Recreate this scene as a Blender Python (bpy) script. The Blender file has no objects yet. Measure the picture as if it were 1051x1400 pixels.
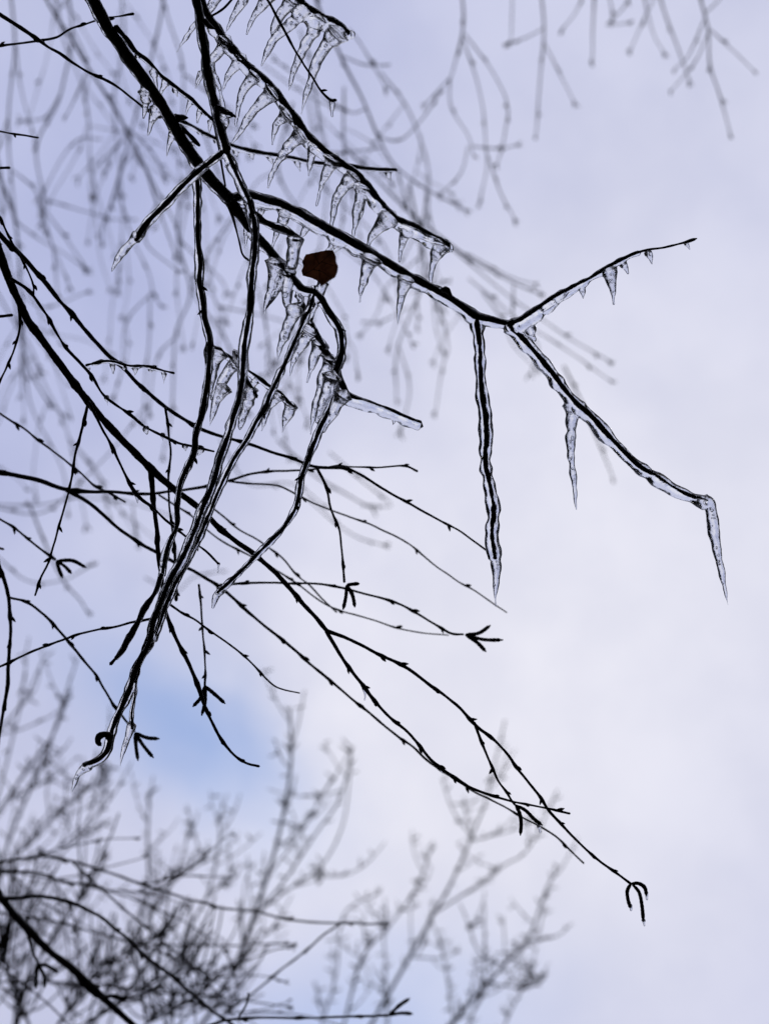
import bpy, math, random
import numpy as np
from mathutils import Vector, Matrix, Quaternion

random.seed(11)
rng = np.random.default_rng(5)
SC = bpy.context.scene
COL = SC.collection

# ----------------------------------------------------------------- camera
PITCH = math.radians(28.0)
CAM = np.array([0.0, 0.0, 1.6])
FWD = np.array([0.0, math.cos(PITCH), math.sin(PITCH)])
UPV = np.array([0.0, -math.sin(PITCH), math.cos(PITCH)])
RGT = np.array([1.0, 0.0, 0.0])
FPX = 2980.0                # focal length in photograph pixels
D0 = 2.24                   # focus distance, m
PX = D0 / FPX               # size of a pixel at the focus distance

cam_d = bpy.data.cameras.new('camera')
cam = bpy.data.objects.new('camera', cam_d)
COL.objects.link(cam)
cam.location = CAM
cam.rotation_euler = (math.radians(90) + PITCH, 0, 0)
cam_d.sensor_width = 36.0
cam_d.sensor_fit = 'VERTICAL'
cam_d.sensor_height = 36.0
cam_d.lens = 36.0 * FPX / 1400.0
cam_d.clip_start = 0.05
cam_d.clip_end = 3000
cam_d.dof.use_dof = True
cam_d.dof.focus_distance = D0
cam_d.dof.aperture_fstop = cam_d.lens / 12.0
SC.camera = cam


def P(x, y, dz=0.0):
    d = D0 + dz
    return CAM + d * (FWD + (x - 525.5) / FPX * RGT - (y - 700.0) / FPX * UPV)


def ray(x, y):
    v = FWD + (x - 525.5) / FPX * RGT - (y - 700.0) / FPX * UPV
    return v / np.linalg.norm(v)


# ----------------------------------------------------------------- world
W = bpy.data.worlds.new('World')
SC.world = W
W.use_nodes = True
nt = W.node_tree
nt.nodes.clear()
SUN_EL, SUN_AZ = math.radians(42), math.radians(48)


def N(t, kind, **kw):
    n = t.nodes.new(kind)
    for k, v in kw.items():
        setattr(n, k, v)
    return n


def ramp(t, src, stops, interp='EASE'):
    n = N(t, 'ShaderNodeValToRGB')
    n.color_ramp.interpolation = interp
    el = n.color_ramp.elements
    while len(el) < len(stops):
        el.new(0.5)
    for e, (p, c) in zip(el, stops):
        e.position = p
        e.color = (c[0], c[1], c[2], 1) if isinstance(c, tuple) else (c, c, c, 1)
    t.links.new(src, n.inputs[0])
    return n.outputs[0]


def math_n(t, op, a, b=None, clamp=False):
    n = N(t, 'ShaderNodeMath', operation=op, use_clamp=clamp)
    for i, v in enumerate((a, b)):
        if v is None:
            continue
        if isinstance(v, (int, float)):
            n.inputs[i].default_value = v
        else:
            t.links.new(v, n.inputs[i])
    return n.outputs[0]


def mixc(t, fac, a, b):
    n = N(t, 'ShaderNodeMix', data_type='RGBA')
    if isinstance(fac, (int, float)):
        n.inputs[0].default_value = fac
    else:
        t.links.new(fac, n.inputs[0])
    for i, v in ((6, a), (7, b)):
        if isinstance(v, tuple):
            n.inputs[i].default_value = (*v, 1)
        else:
            t.links.new(v, n.inputs[i])
    return n.outputs[2]


tc = N(nt, 'ShaderNodeTexCoord')
wn = N(nt, 'ShaderNodeTexNoise')
wn.inputs['Scale'].default_value = 3.2
wn.inputs['Detail'].default_value = 4
wn.inputs['Roughness'].default_value = 0.5
nt.links.new(tc.outputs['Generated'], wn.inputs['Vector'])
warp = N(nt, 'ShaderNodeVectorMath', operation='MULTIPLY_ADD')
nt.links.new(wn.outputs['Color'], warp.inputs[0])
warp.inputs[1].default_value = (0.10, 0.10, 0.10)
nt.links.new(tc.outputs['Generated'], warp.inputs[2])


wn2 = N(nt, 'ShaderNodeTexNoise')
wn2.inputs['Scale'].default_value = 13
wn2.inputs['Detail'].default_value = 5
wn2.inputs['Roughness'].default_value = 0.55
nt.links.new(tc.outputs['Generated'], wn2.inputs['Vector'])
warp2 = N(nt, 'ShaderNodeVectorMath', operation='MULTIPLY_ADD')
nt.links.new(wn2.outputs['Color'], warp2.inputs[0])
warp2.inputs[1].default_value = (0.06, 0.06, 0.06)
nt.links.new(warp.outputs[0], warp2.inputs[2])


def blob(x, y, wpx, hpx, rot=0.0):
    """soft patch of cloud cover round one direction of the sky, distorted by noise"""
    c = ray(x, y)
    sub = N(nt, 'ShaderNodeVectorMath', operation='SUBTRACT')
    nt.links.new(warp2.outputs[0], sub.inputs[0])
    sub.inputs[1].default_value = tuple(c + 0.08)
    cr, sr = math.cos(rot), math.sin(rot)
    a1 = (RGT * cr - UPV * sr) * FPX / wpx
    a2 = (RGT * sr + UPV * cr) * FPX / hpx
    ds = []
    for a in (a1, a2, FWD * 4):
        d = N(nt, 'ShaderNodeVectorMath', operation='DOT_PRODUCT')
        nt.links.new(sub.outputs[0], d.inputs[0])
        d.inputs[1].default_value = tuple(a)
        ds.append(math_n(nt, 'MULTIPLY', d.outputs['Value'], d.outputs['Value']))
    s = math_n(nt, 'ADD', math_n(nt, 'ADD', ds[0], ds[1]), ds[2])
    return math_n(nt, 'EXPONENT', math_n(nt, 'MULTIPLY', s, -1.0))


sky = N(nt, 'ShaderNodeTexSky', sky_type='NISHITA')
sky.sun_disc = False
sky.sun_elevation = SUN_EL
sky.sun_rotation = SUN_AZ
sky.air_density = 1.0
sky.dust_density = 0.6
sky.ozone_density = 10.0
bsky = N(nt, 'ShaderNodeBackground')
nt.links.new(sky.outputs[0], bsky.inputs[0])
bsky.inputs[1].default_value = 0.135

cn = N(nt, 'ShaderNodeTexNoise')
cn.inputs['Scale'].default_value = 2.3
cn.inputs['Detail'].default_value = 5
cn.inputs['Roughness'].default_value = 0.48
nt.links.new(warp.outputs[0], cn.inputs['Vector'])
GREY = (0.425, 0.468, 0.735)
MID = (0.60, 0.62, 0.80)
BRIGHT = (0.81, 0.81, 0.91)
base = ramp(nt, cn.outputs['Fac'], [(0.30, GREY), (0.52, MID), (0.72, BRIGHT)])
base = mixc(nt, math_n(nt, 'MULTIPLY', blob(140, 420, 600, 640), 0.9), base, GREY)
base = mixc(nt, math_n(nt, 'MULTIPLY', blob(780, 870, 480, 640, 0.6), 1.0), base, BRIGHT)
base = mixc(nt, math_n(nt, 'MULTIPLY', blob(610, 1060, 240, 200, 0.3), 0.9), base, BRIGHT)
mott = ramp(nt, wn2.outputs['Fac'], [(0.3, (0.93, 0.935, 0.955)), (0.7, (1.05, 1.045, 1.03))])
mul = N(nt, 'ShaderNodeVectorMath', operation='MULTIPLY')
nt.links.new(base, mul.inputs[0])
nt.links.new(mott, mul.inputs[1])
bcl = N(nt, 'ShaderNodeBackground')
nt.links.new(mul.outputs[0], bcl.inputs[0])
bcl.inputs[1].default_value = 1.0
# blue gaps: one in view, further thin ones where the same noise runs low
gap = math_n(nt, 'MULTIPLY', blob(265, 1025, 165, 88, 0.5), 0.60)
gap2 = math_n(nt, 'MULTIPLY', blob(420, 1400, 260, 90, -0.2), 0.30)
gapn = ramp(nt, cn.outputs['Fac'], [(0.22, 0.35), (0.33, 0.0)])
gap = math_n(nt, 'MAXIMUM', math_n(nt, 'MAXIMUM', gap, gap2), gapn)
mx = N(nt, 'ShaderNodeMixShader')
nt.links.new(gap, mx.inputs[0])
nt.links.new(bcl.outputs[0], mx.inputs[1])
nt.links.new(bsky.outputs[0], mx.inputs[2])
wo = N(nt, 'ShaderNodeOutputWorld')
nt.links.new(mx.outputs[0], wo.inputs[0])

# ----------------------------------------------------------------- sun
sd = bpy.data.lights.new('sun', 'SUN')
sd.energy = 0.9
sd.angle = math.radians(12)
sd.color = (1.0, 0.95, 0.88)
so = bpy.data.objects.new('sun', sd)
COL.objects.link(so)
sdir = Vector((math.sin(SUN_AZ) * math.cos(SUN_EL), math.cos(SUN_AZ) * math.cos(SUN_EL), math.sin(SUN_EL)))
so.rotation_euler = sdir.to_track_quat('Z', 'Y').to_euler()
so.location = (20, 60, 60)

SC.view_settings.view_transform = 'Standard'
SC.view_settings.look = 'None'
SC.view_settings.exposure = 0.0
SC.view_settings.gamma = 1.0
SC.view_settings.use_curve_mapping = False
SC.render.engine = 'CYCLES'
cy = SC.cycles
cy.max_bounces = 28
cy.transmission_bounces = 24
cy.transparent_max_bounces = 16
cy.glossy_bounces = 8
cy.diffuse_bounces = 3
cy.caustics_reflective = False
cy.caustics_refractive = False
cy.use_denoising = True
try:
    cy.denoiser = 'OPENIMAGEDENOISE'
except Exception:
    pass


# ----------------------------------------------------------------- materials
def new_mat(name):
    m = bpy.data.materials.new(name)
    m.use_nodes = True
    t = m.node_tree
    t.nodes.clear()
    out = N(t, 'ShaderNodeOutputMaterial')
    b = N(t, 'ShaderNodeBsdfPrincipled')
    t.links.new(b.outputs[0], out.inputs[0])
    return m, t, b, out


def noise_mat(name, c1, c2, scale, rough=0.75, bump=0.0, spec=0.3):
    m, t, b, out = new_mat(name)
    co = N(t, 'ShaderNodeTexCoord')
    n = N(t, 'ShaderNodeTexNoise')
    n.inputs['Scale'].default_value = scale
    n.inputs['Detail'].default_value = 5
    t.links.new(co.outputs['Object'], n.inputs['Vector'])
    c = ramp(t, n.outputs['Fac'], [(0.35, c1), (0.65, c2)])
    t.links.new(c, b.inputs['Base Color'])
    b.inputs['Roughness'].default_value = rough
    b.inputs['Specular IOR Level'].default_value = spec
    if bump:
        bp = N(t, 'ShaderNodeBump')
        bp.inputs['Strength'].default_value = bump
        bp.inputs['Distance'].default_value = 0.001
        t.links.new(n.outputs['Fac'], bp.inputs['Height'])
        t.links.new(bp.outputs[0], b.inputs['Normal'])
    return m


BARK = noise_mat('wet_bark', (0.016, 0.012, 0.010), (0.055, 0.042, 0.034), 260, 0.5, 0.5, 0.35)
BARK2 = noise_mat('twig_bark', (0.020, 0.015, 0.013), (0.058, 0.045, 0.038), 220, 0.65, 0.4)
BARKFAR = noise_mat('tree_bark', (0.03, 0.024, 0.022), (0.06, 0.05, 0.045), 20, 0.85, 0.0)
BUDM = noise_mat('bud_scale', (0.018, 0.011, 0.008), (0.045, 0.028, 0.018), 500, 0.55, 0.4)
CATK = noise_mat('catkin_scale', (0.014, 0.011, 0.007), (0.045, 0.034, 0.022), 900, 0.7, 0.8)
WOODM = noise_mat('wood_needles', (0.010, 0.016, 0.010), (0.028, 0.036, 0.02), 2, 0.9)
TIPM = noise_mat('scar_wood', (0.05, 0.035, 0.02), (0.09, 0.07, 0.05), 400, 0.8)

# leaf
LEAF, t, b, out = new_mat('dead_leaf')
co = N(t, 'ShaderNodeTexCoord')
n1 = N(t, 'ShaderNodeTexNoise')
n1.inputs['Scale'].default_value = 120
n1.inputs['Detail'].default_value = 6
t.links.new(co.outputs['Object'], n1.inputs['Vector'])
lc = ramp(t, n1.outputs['Fac'], [(0.3, (0.09, 0.028, 0.012)), (0.7, (0.20, 0.066, 0.025))])
t.links.new(lc, b.inputs['Base Color'])
b.inputs['Roughness'].default_value = 0.6
tr = N(t, 'ShaderNodeBsdfTranslucent')
t.links.new(lc, tr.inputs[0])
ms = N(t, 'ShaderNodeMixShader')
ms.inputs[0].default_value = 0.34
t.links.new(b.outputs[0], ms.inputs[1])
t.links.new(tr.outputs[0], ms.inputs[2])
t.links.new(ms.outputs[0], out.inputs[0])

VEIN = noise_mat('leaf_vein', (0.02, 0.008, 0.004), (0.035, 0.014, 0.007), 300, 0.7)

# ice: clear and smooth on the sheaths, with fine trapped-bubble relief in the icicles
def ice_mat(name, strength, rough, ior, tint):
    m, t, g, out = new_mat(name)
    g.inputs['Base Color'].default_value = (*tint, 1)
    g.inputs['Transmission Weight'].default_value = 1.0
    g.inputs['Roughness'].default_value = rough
    g.inputs['IOR'].default_value = ior
    co = N(t, 'ShaderNodeTexCoord')
    na = N(t, 'ShaderNodeTexNoise')
    na.inputs['Scale'].default_value = 420
    na.inputs['Detail'].default_value = 3
    na.inputs['Roughness'].default_value = 0.6
    t.links.new(co.outputs['Object'], na.inputs['Vector'])
    nb = N(t, 'ShaderNodeTexVoronoi')
    nb.inputs['Scale'].default_value = 360
    t.links.new(co.outputs['Object'], nb.inputs['Vector'])
    pit = ramp(t, nb.outputs['Distance'], [(0.10, 0.0), (0.30, 1.0)])
    hsum = math_n(t, 'ADD', math_n(t, 'MULTIPLY', na.outputs['Fac'], 1.0), math_n(t, 'MULTIPLY', pit, 0.35))
    bp = N(t, 'ShaderNodeBump')
    bp.inputs['Strength'].default_value = strength
    bp.inputs['Distance'].default_value = 0.0008
    t.links.new(hsum, bp.inputs['Height'])
    t.links.new(bp.outputs[0], g.inputs['Normal'])
    return m


ICE = ice_mat('clear_ice', 0.30, 0.01, 1.41, (0.975, 0.987, 1.0))
ICICLE = ice_mat('bubbly_ice', 0.65, 0.015, 1.52, (0.93, 0.94, 0.96))

GROUND, t, b, out = new_mat('winter_ground')
co = N(t, 'ShaderNodeTexCoord')
n1 = N(t, 'ShaderNodeTexNoise')
n1.inputs['Scale'].default_value = 0.35
n1.inputs['Detail'].default_value = 8
t.links.new(co.outputs['Object'], n1.inputs['Vector'])
gc = ramp(t, n1.outputs['Fac'], [(0.35, (0.035, 0.03, 0.02)), (0.6, (0.07, 0.06, 0.04)), (0.75, (0.12, 0.12, 0.11))])
t.links.new(gc, b.inputs['Base Color'])
b.inputs['Roughness'].default_value = 0.95


# ----------------------------------------------------------------- mesh helpers
def smooth_path(pts, step):
    """Catmull-Rom through rows of (x, y, ..., r), resampled evenly in x, y"""
    A = np.array(pts, float)
    if len(A) == 2:
        A = np.vstack([A[0], (A[0] + A[1]) / 2, A[1]])
    E = np.vstack([2 * A[0] - A[1], A, 2 * A[-1] - A[-2]])
    o = []
    for i in range(1, len(E) - 2):
        p0, p1, p2, p3 = E[i - 1], E[i], E[i + 1], E[i + 2]
        n = max(2, int(np.linalg.norm((p2 - p1)[:2]) / step) + 1)
        u = np.linspace(0, 1, n, endpoint=False)[:, None]
        o.append(0.5 * (2 * p1 + (p2 - p0) * u + (2 * p0 - 5 * p1 + 4 * p2 - p3) * u ** 2 + (3 * p1 - p0 - 3 * p2 + p3) * u ** 3))
    o.append(A[-1][None, :])
    return np.vstack(o)


def frames(C):
    T = np.gradient(C, axis=0)
    T /= np.linalg.norm(T, axis=1)[:, None] + 1e-12
    n = np.cross(T[0], (0.31, 0.2, 0.93))
    n /= np.linalg.norm(n)
    U = np.zeros_like(C)
    for i in range(len(C)):
        n = n - T[i] * np.dot(n, T[i])
        n /= np.linalg.norm(n) + 1e-12
        U[i] = n
    return T, U, np.cross(T, U)


def tube_arrays(C, R, k=8, wob=0.0):
    """closed tube along C with radii R"""
    T, U, V = frames(C)
    m = len(C)
    a = np.arange(k) * 2 * math.pi / k
    rr = R[:, None] * np.ones((1, k))
    if wob:
        rr = rr * (1 + wob * (rng.random((m, k)) - 0.5))
    ring = C[:, None, :] + rr[..., None] * (np.cos(a)[None, :, None] * U[:, None, :] + np.sin(a)[None, :, None] * V[:, None, :])
    verts = ring.reshape(-1, 3)
    c0 = C[0] - T[0] * R[0] * 0.6
    c1 = C[-1] + T[-1] * R[-1] * 0.9
    verts = np.vstack([verts, c0, c1])
    i0 = (np.arange(m - 1) * k)[:, None]
    j = np.arange(k)[None, :]
    jn = (j + 1) % k
    quads = np.stack([i0 + j, i0 + jn, i0 + k + jn, i0 + k + j], -1).reshape(-1, 4)
    jj = np.arange(k)
    t0 = np.stack([np.full(k, m * k), (jj + 1) % k, jj], -1)
    e = (m - 1) * k
    t1 = np.stack([np.full(k, m * k + 1), e + jj, e + (jj + 1) % k], -1)
    return verts, quads, np.vstack([t0, t1])


class Geo:
    def __init__(s):
        s.v, s.f, s.n = [], [], 0

    def tube(s, C, R, k=8, wob=0.0):
        v, q, t = tube_arrays(np.asarray(C, float), np.asarray(R, float), k, wob)
        s.v.append(v)
        s.f += (q + s.n).tolist() + (t + s.n).tolist()
        s.n += len(v)

    def add(s, v, f):
        s.v.append(np.asarray(v, float))
        s.f += [[i + s.n for i in q] for q in f]
        s.n += len(v)

    def mesh(s, name, mat):
        me = bpy.data.meshes.new(name)
        me.from_pydata(np.vstack(s.v).tolist(), [], s.f)
        me.materials.append(mat)
        me.polygons.foreach_set('use_smooth', [True] * len(me.polygons))
        me.update()
        return me

    def build(s, name, mat, parent=None, origin=None):
        if origin is not None:
            s.v = [v - origin for v in s.v]
        return link(name, s.mesh(name, mat), parent, origin)


def link(name, data, parent=None, loc=None):
    o = bpy.data.objects.new(name, data)
    COL.objects.link(o)
    if parent is not None:
        o.parent = parent
    if loc is not None:
        if parent is not None:
            w = WLOC.get(parent.name, np.zeros(3))
            o.location = np.asarray(loc) - w
            WLOC[o.name] = np.asarray(loc)
        else:
            o.location = loc
            WLOC[o.name] = np.asarray(loc, float)
    else:
        WLOC[o.name] = WLOC.get(parent.name, np.zeros(3)) if parent is not None else np.zeros(3)
    return o


WLOC = {}


def thing(name, label, cat, loc, group=None):
    o = link(name, None, None, loc)
    o.empty_display_size = 0.02
    o['label'] = label
    o['category'] = cat
    if group:
        o['group'] = group
    return o


def spindle(L, r, k=7, bend=0.0, m=7, tipr=0.12):
    """bud or catkin shape along +Z, base at the origin"""
    z = np.linspace(0, 1, m)
    C = np.stack([bend * L * z ** 2, np.zeros(m), z * L], -1)
    R = r * np.maximum(tipr, np.sin(np.pi * np.clip(z * 0.82 + 0.16, 0, 1)) ** 0.8)
    R[0] = r * 0.55
    g_ = Geo()
    g_.tube(C, R, k)
    return g_


BUDS = [spindle(9 * PX, 2.0 * PX, 7, bd).mesh('bud', BUDM) for bd in (0.15, 0.35)]


def catkin_mesh(L, r, bend):
    m = 40
    z = np.linspace(0, 1, m)
    C = np.stack([bend * L * np.sin(z * math.pi) * 0.6, 0.1 * bend * L * np.sin(z * 6), z * L], -1)
    R = r * np.clip(np.minimum(0.55 + z * 5, 1.0), 0, 1) * np.clip((1.03 - z) * 9, 0.35, 1) * (1 + 0.07 * np.sin(z * 2 * math.pi * 11))
    g_ = Geo()
    g_.tube(C, R, 9, 0.10)
    return g_.mesh('catkin', CATK)




def place(mesh, name, parent, base, direction, spin=0.0, scale=1.0, cross=None):
    o = link(name, mesh, parent, base)
    d = Vector(direction).normalized()
    q = d.to_track_quat('Z', 'Y') @ Quaternion((0, 0, 1), spin)
    o.rotation_euler = q.to_euler()
    o.scale = (scale * (cross or 1.0), scale * (cross or 1.0), scale)
    return o


# ----------------------------------------------------------------- twigs
class Twig:
    pass


def sm_noise(n, step, amp):
    """smooth 1-D noise"""
    m = max(4, int(n / step) + 3)
    k = rng.normal(0, 1, m)
    x = np.linspace(0, m - 2, n)
    i = x.astype(int)
    f = x - i
    f = f * f * (3 - 2 * f)
    return amp * (k[i] * (1 - f) + k[np.minimum(i + 1, m - 1)] * f)


def make_twig(root, pts, z0=0.0, z1=None, name='twig', mat=None, buds=0, step=3.0, k=8, rough=0.07, jit=0.75, budscale=1.0, bud_t=(0.06, 0.97), wood=1.0, label=None):
    """one wooden stem from photograph coordinates (x, y, radius px) and depth offsets in m"""
    if z1 is None:
        z1 = z0
    mat = mat or BARK
    A = smooth_path(pts, step)
    n = len(A)
    sc = (D0 + z0) / D0
    A[:, 0] += sm_noise(n, 9, jit)
    A[:, 1] += sm_noise(n, 9, jit)
    tt = np.linspace(0, 1, n)
    dz = z0 + (z1 - z0) * tt + sm_noise(n, max(8, n / 4), 0.004)
    C = np.array([P(x, y, d) for x, y, d in zip(A[:, 0], A[:, 1], dz)])
    R = A[:, 2] * PX * (D0 + dz) / D0 * wood
    R = R * (1 + sm_noise(n, 5, rough * (1.7 if mat is BARK and k < 14 else 1.0)))
    tw = Twig()
    # nodes
    spots = []
    if buds:
        x = buds * (0.4 + random.random() * 0.5)
        seg = np.concatenate([[0], np.cumsum(np.linalg.norm(np.diff(A[:, :2], axis=0), axis=1))])
        side = 1
        while x < seg[-1] * bud_t[1]:
            i = int(np.searchsorted(seg, x))
            if x > seg[-1] * bud_t[0]:
                spots.append((min(i, n - 2), side))
            side = -side
            x += buds * (0.7 + 1.1 * random.random())
        for i, s in spots:
            a = np.exp(-((np.arange(n) - i) / 2.0) ** 2)
            R = R * (1 + 0.45 * a * min(1.0, 2.5 * PX / max(R[i], 1e-6)))
    R = np.maximum(R, 0.55 * PX)
    ge = Geo()
    ge.tube(C, R, k, 0.10)
    o = ge.build(name, mat, root, C[0])
    if label:
        o['label'] = label
    T = np.gradient(C, axis=0)
    T /= np.linalg.norm(T, axis=1)[:, None]
    for i, s in spots:
        sd_ = np.cross(T[i], FWD)
        sd_ /= np.linalg.norm(sd_)
        d = T[i] * 1.0 + sd_ * s * (0.15 + 0.45 * random.random()) + FWD * random.uniform(-0.5, 0.5)
        place(random.choice(BUDS), 'bud', o, C[i] + sd_ * s * R[i] * 0.5, d, random.random() * 6.28, budscale * random.uniform(0.65, 1.15) * (D0 + z0) / D0)
    tw.o, tw.C, tw.R, tw.A, tw.dz, tw.T = o, C, R, A, dz, T
    return tw


def catkins(tw, tips, base=None, r=2.6):
    """catkins at the end of a twig: each a tip, or a path, in photograph pixels"""
    bx, by = (tw.A[-1, 0], tw.A[-1, 1]) if base is None else base
    z = tw.dz[-1]
    for tp in tips:
        pts = tp if isinstance(tp, list) else None
        if pts is None:
            L = math.hypot(tp[0] - bx, tp[1] - by)
            nx, ny = -(tp[1] - by) / L, (tp[0] - bx) / L
            c = random.uniform(-0.14, 0.14) * L
            pts = [(bx, by), ((bx + tp[0]) / 2 + nx * c, (by + tp[1]) / 2 + ny * c), tp]
        A = smooth_path([(x, y, r) for x, y in pts], 1.5)
        n = len(A)
        u = np.linspace(0, 1, n)
        dz = z + random.uniform(-0.008, 0.008) * u
        C = np.array([P(x, y, d) for (x, y, _), d in zip(A, dz)])
        R = r * PX * (D0 + z) / D0 * np.clip(0.5 + u * 4, 0, 1) * np.clip((1.02 - u) * 8, 0.4, 1) * (1 + 0.05 * np.sin(u * n * 1.6)) * (1 + sm_noise(n, 5, 0.06))
        g_ = Geo()
        g_.tube(C, R, 8, 0.08)
        g_.build('catkin', CATK, tw.o, C[0])


def snap_bud(tws, x, y, dx, dy, s_):
    """bud on whichever of the twigs passes closest to a point"""
    bt, bi = min(((t_, int(np.argmin((t_.A[:, 0] - x) ** 2 + (t_.A[:, 1] - y) ** 2))) for t_ in tws), key=lambda q: (q[0].A[q[1], 0] - x) ** 2 + (q[0].A[q[1], 1] - y) ** 2)
    d = RGT * dx - UPV * dy
    d = d / np.linalg.norm(d)
    place(BUDS[0], 'bud', bt.o, bt.C[bi] + d * bt.R[bi] * 0.6, d + bt.T[bi] * 0.4, 0, s_)


# ----------------------------------------------------------------- ice
DOWN_PX = np.array([-0.32, 0.95])


class Ice:
    """ice of one thing: tubes fused by a voxel remesh, then cut back into one mesh per sheath / icicle"""

    def __init__(s, root):
        s.root, s.el = root, []

    def sheath(s, tw, r, t0=0.0, t1=1.0, off=0.35, wav=0.10, r1=None):
        n = len(tw.C)
        a, b_ = int(t0 * (n - 1)), max(int(t1 * (n - 1)), int(t0 * (n - 1)) + 3)
        b_ = min(b_, n - 1)
        C, R = tw.C[a:b_ + 1], tw.R[a:b_ + 1]
        m = len(C)
        rr = np.linspace(r, r if r1 is None else r1, m) * PX * 0.9
        rr = rr * (1 + sm_noise(m, 4, wav) + sm_noise(m, 9, wav * 0.8))
        rr = np.maximum(rr, R + 1.3 * PX)
        down = (RGT * DOWN_PX[0] - UPV * DOWN_PX[1])
        C = C + down[None, :] * ((rr - R) * off)[:, None]
        s.el.append(('ice_sheath', tw.o, C[::1], rr))

    def icicle(s, tw, pts, r, z=None, flare=0.9, tip=1.0, name='icicle', power=0.8, rip=0.07, k=None, web=None):
        """pts root..tip in photograph px; long ones get a web of ice either side of the root"""
        pts = [tuple(p) for p in pts]
        L = sum(math.hypot(q[0] - p[0], q[1] - p[1]) for p, q in zip(pts, pts[1:]))
        if k is None:
            k = 1.15 if name != 'icicle' else (0.95 if L < 24 else 1.15 if L < 34 else 1.5)
        r = r * k
        if name == 'icicle' and L < 34 and flare > 0.35:
            # small points start below the twig instead of swelling round it
            (x0, y0), (x1, y1) = pts[0], pts[1]
            q = math.hypot(x1 - x0, y1 - y0)
            sh = min(r * 0.45, q * 0.6)
            pts[0] = (x0 + (x1 - x0) / q * sh, y0 + (y1 - y0) / q * sh)
            flare = flare * 0.4
        A = smooth_path([(x, y, 0.0) for x, y in pts], 2.0)
        n = len(A)
        i = int(np.argmin((tw.A[:, 0] - pts[0][0]) ** 2 + (tw.A[:, 1] - pts[0][1]) ** 2))
        if z is None:
            z = tw.dz[i]
        u = np.linspace(0, 1, n)
        A[:, 0] += sm_noise(n, 7, 0.35) * np.minimum(1, u * 4)
        px = r * ((1 - u) ** power * 0.95 + 0.05) + r * 0.65 * flare * np.exp(-u * n * 2.0 / 8.0)
        px = px * (1 + sm_noise(n, 4, rip) + sm_noise(n, 9, rip))
        px = np.maximum(px, tip + 0.3)
        C = np.array([P(x, y, z + 0.006 * math.sin(q * 2.0)) for (x, y, _), q in zip(A, u)])
        s.el.append((name, tw.o, C, px * PX))
        if web is None:
            web = 10 if (name == 'icicle' and L > 30 and flare > 0.65) else 0
        if web:
            tx, ty = tw.A[min(i + 2, len(tw.A) - 1), :2] - tw.A[max(i - 2, 0), :2]
            tl = math.hypot(tx, ty) + 1e-9
            for sg in (-1, 1):
                wv = web * random.uniform(0.7, 1.2)
                a_ = (A[0, 0] + sg * tx / tl * wv, A[0, 1] + sg * ty / tl * wv)
                j = min(n - 1, int(wv * random.uniform(0.5, 0.8) / 2.0) + 1)
                b_ = (A[j, 0], A[j, 1])
                W_ = smooth_path([(*a_, r * 0.42), ((a_[0] + b_[0]) / 2, (a_[1] + b_[1]) / 2, r * 0.5), (*b_, r * 0.62)], 2.5)
                s.el.append((name + ':web', tw.o, np.array([P(x, y, z) for x, y, _ in W_]), W_[:, 2] * PX))

    def build(s, voxel=0.00072):
        ge = Geo()
        for _, _, C, R in s.el:
            ge.tube(C, R, 10)
        tmp = bpy.data.objects.new('tmp', ge.mesh('tmp', ICE))
        COL.objects.link(tmp)
        md = tmp.modifiers.new('r', 'REMESH')
        md.mode = 'VOXEL'
        md.voxel_size = voxel
        sm = tmp.modifiers.new('s', 'SMOOTH')
        sm.factor = 0.5
        sm.iterations = 5
        dg = bpy.context.evaluated_depsgraph_get()
        ev = tmp.evaluated_get(dg)
        me = ev.to_mesh()
        nv, nf = len(me.vertices), len(me.polygons)
        V = np.empty(nv * 3)
        me.vertices.foreach_get('co', V)
        V = V.reshape(-1, 3)
        F = np.empty(nf * 4, np.int64)
        lt = np.empty(nf, np.int64)
        me.polygons.foreach_get('loop_total', lt)
        lv = np.empty(len(me.loops), np.int64)
        me.loops.foreach_get('vertex_index', lv)
        assert (lt == 4).all()
        F = lv.reshape(-1, 4)
        ev.to_mesh_clear()
        bpy.data.objects.remove(tmp)

        def normals(V):
            fn = np.cross(V[F[:, 2]] - V[F[:, 0]], V[F[:, 3]] - V[F[:, 1]])
            Nn = np.zeros_like(V)
            for c in range(4):
                np.add.at(Nn, F[:, c], fn)
            return Nn / (np.linalg.norm(Nn, axis=1)[:, None] + 1e-15)

        Nn = normals(V)
        h = np.zeros(nv)
        for lam, amp in ((26, 0.40), (14, 0.20), (7, 0.06)):
            for q in range(5):
                d = rng.normal(0, 1, 3)
                d /= np.linalg.norm(d)
                h += amp * 0.6 * np.sin(V @ d * (2 * math.pi / (lam * PX * random.uniform(0.75, 1.3))) + random.random() * 6.28)
        V = V + Nn * (h * PX)[:, None]
        Nn = normals(V)
        # owner of every face
        fc = V[F].mean(1)
        pts = np.vstack([C for _, _, C, _ in s.el])
        rad = np.concatenate([R for *_, R in s.el])
        ids_, last_ = [], 0
        for i, (nm, *_) in enumerate(s.el):
            if not nm.endswith(':web'):
                last_ = i
            ids_.append(last_)
        own = np.concatenate([np.full(len(C), ids_[i]) for i, (_, _, C, _) in enumerate(s.el)])
        best = np.empty(nf, np.int64)
        for a in range(0, nf, 4000):
            c = fc[a:a + 4000]
            d2 = (c ** 2).sum(1)[:, None] + (pts ** 2).sum(1)[None] - 2 * c @ pts.T
            dd = np.sqrt(np.maximum(d2, 0)) - rad[None]
            best[a:a + 4000] = own[np.argmin(dd, 1)]
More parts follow.
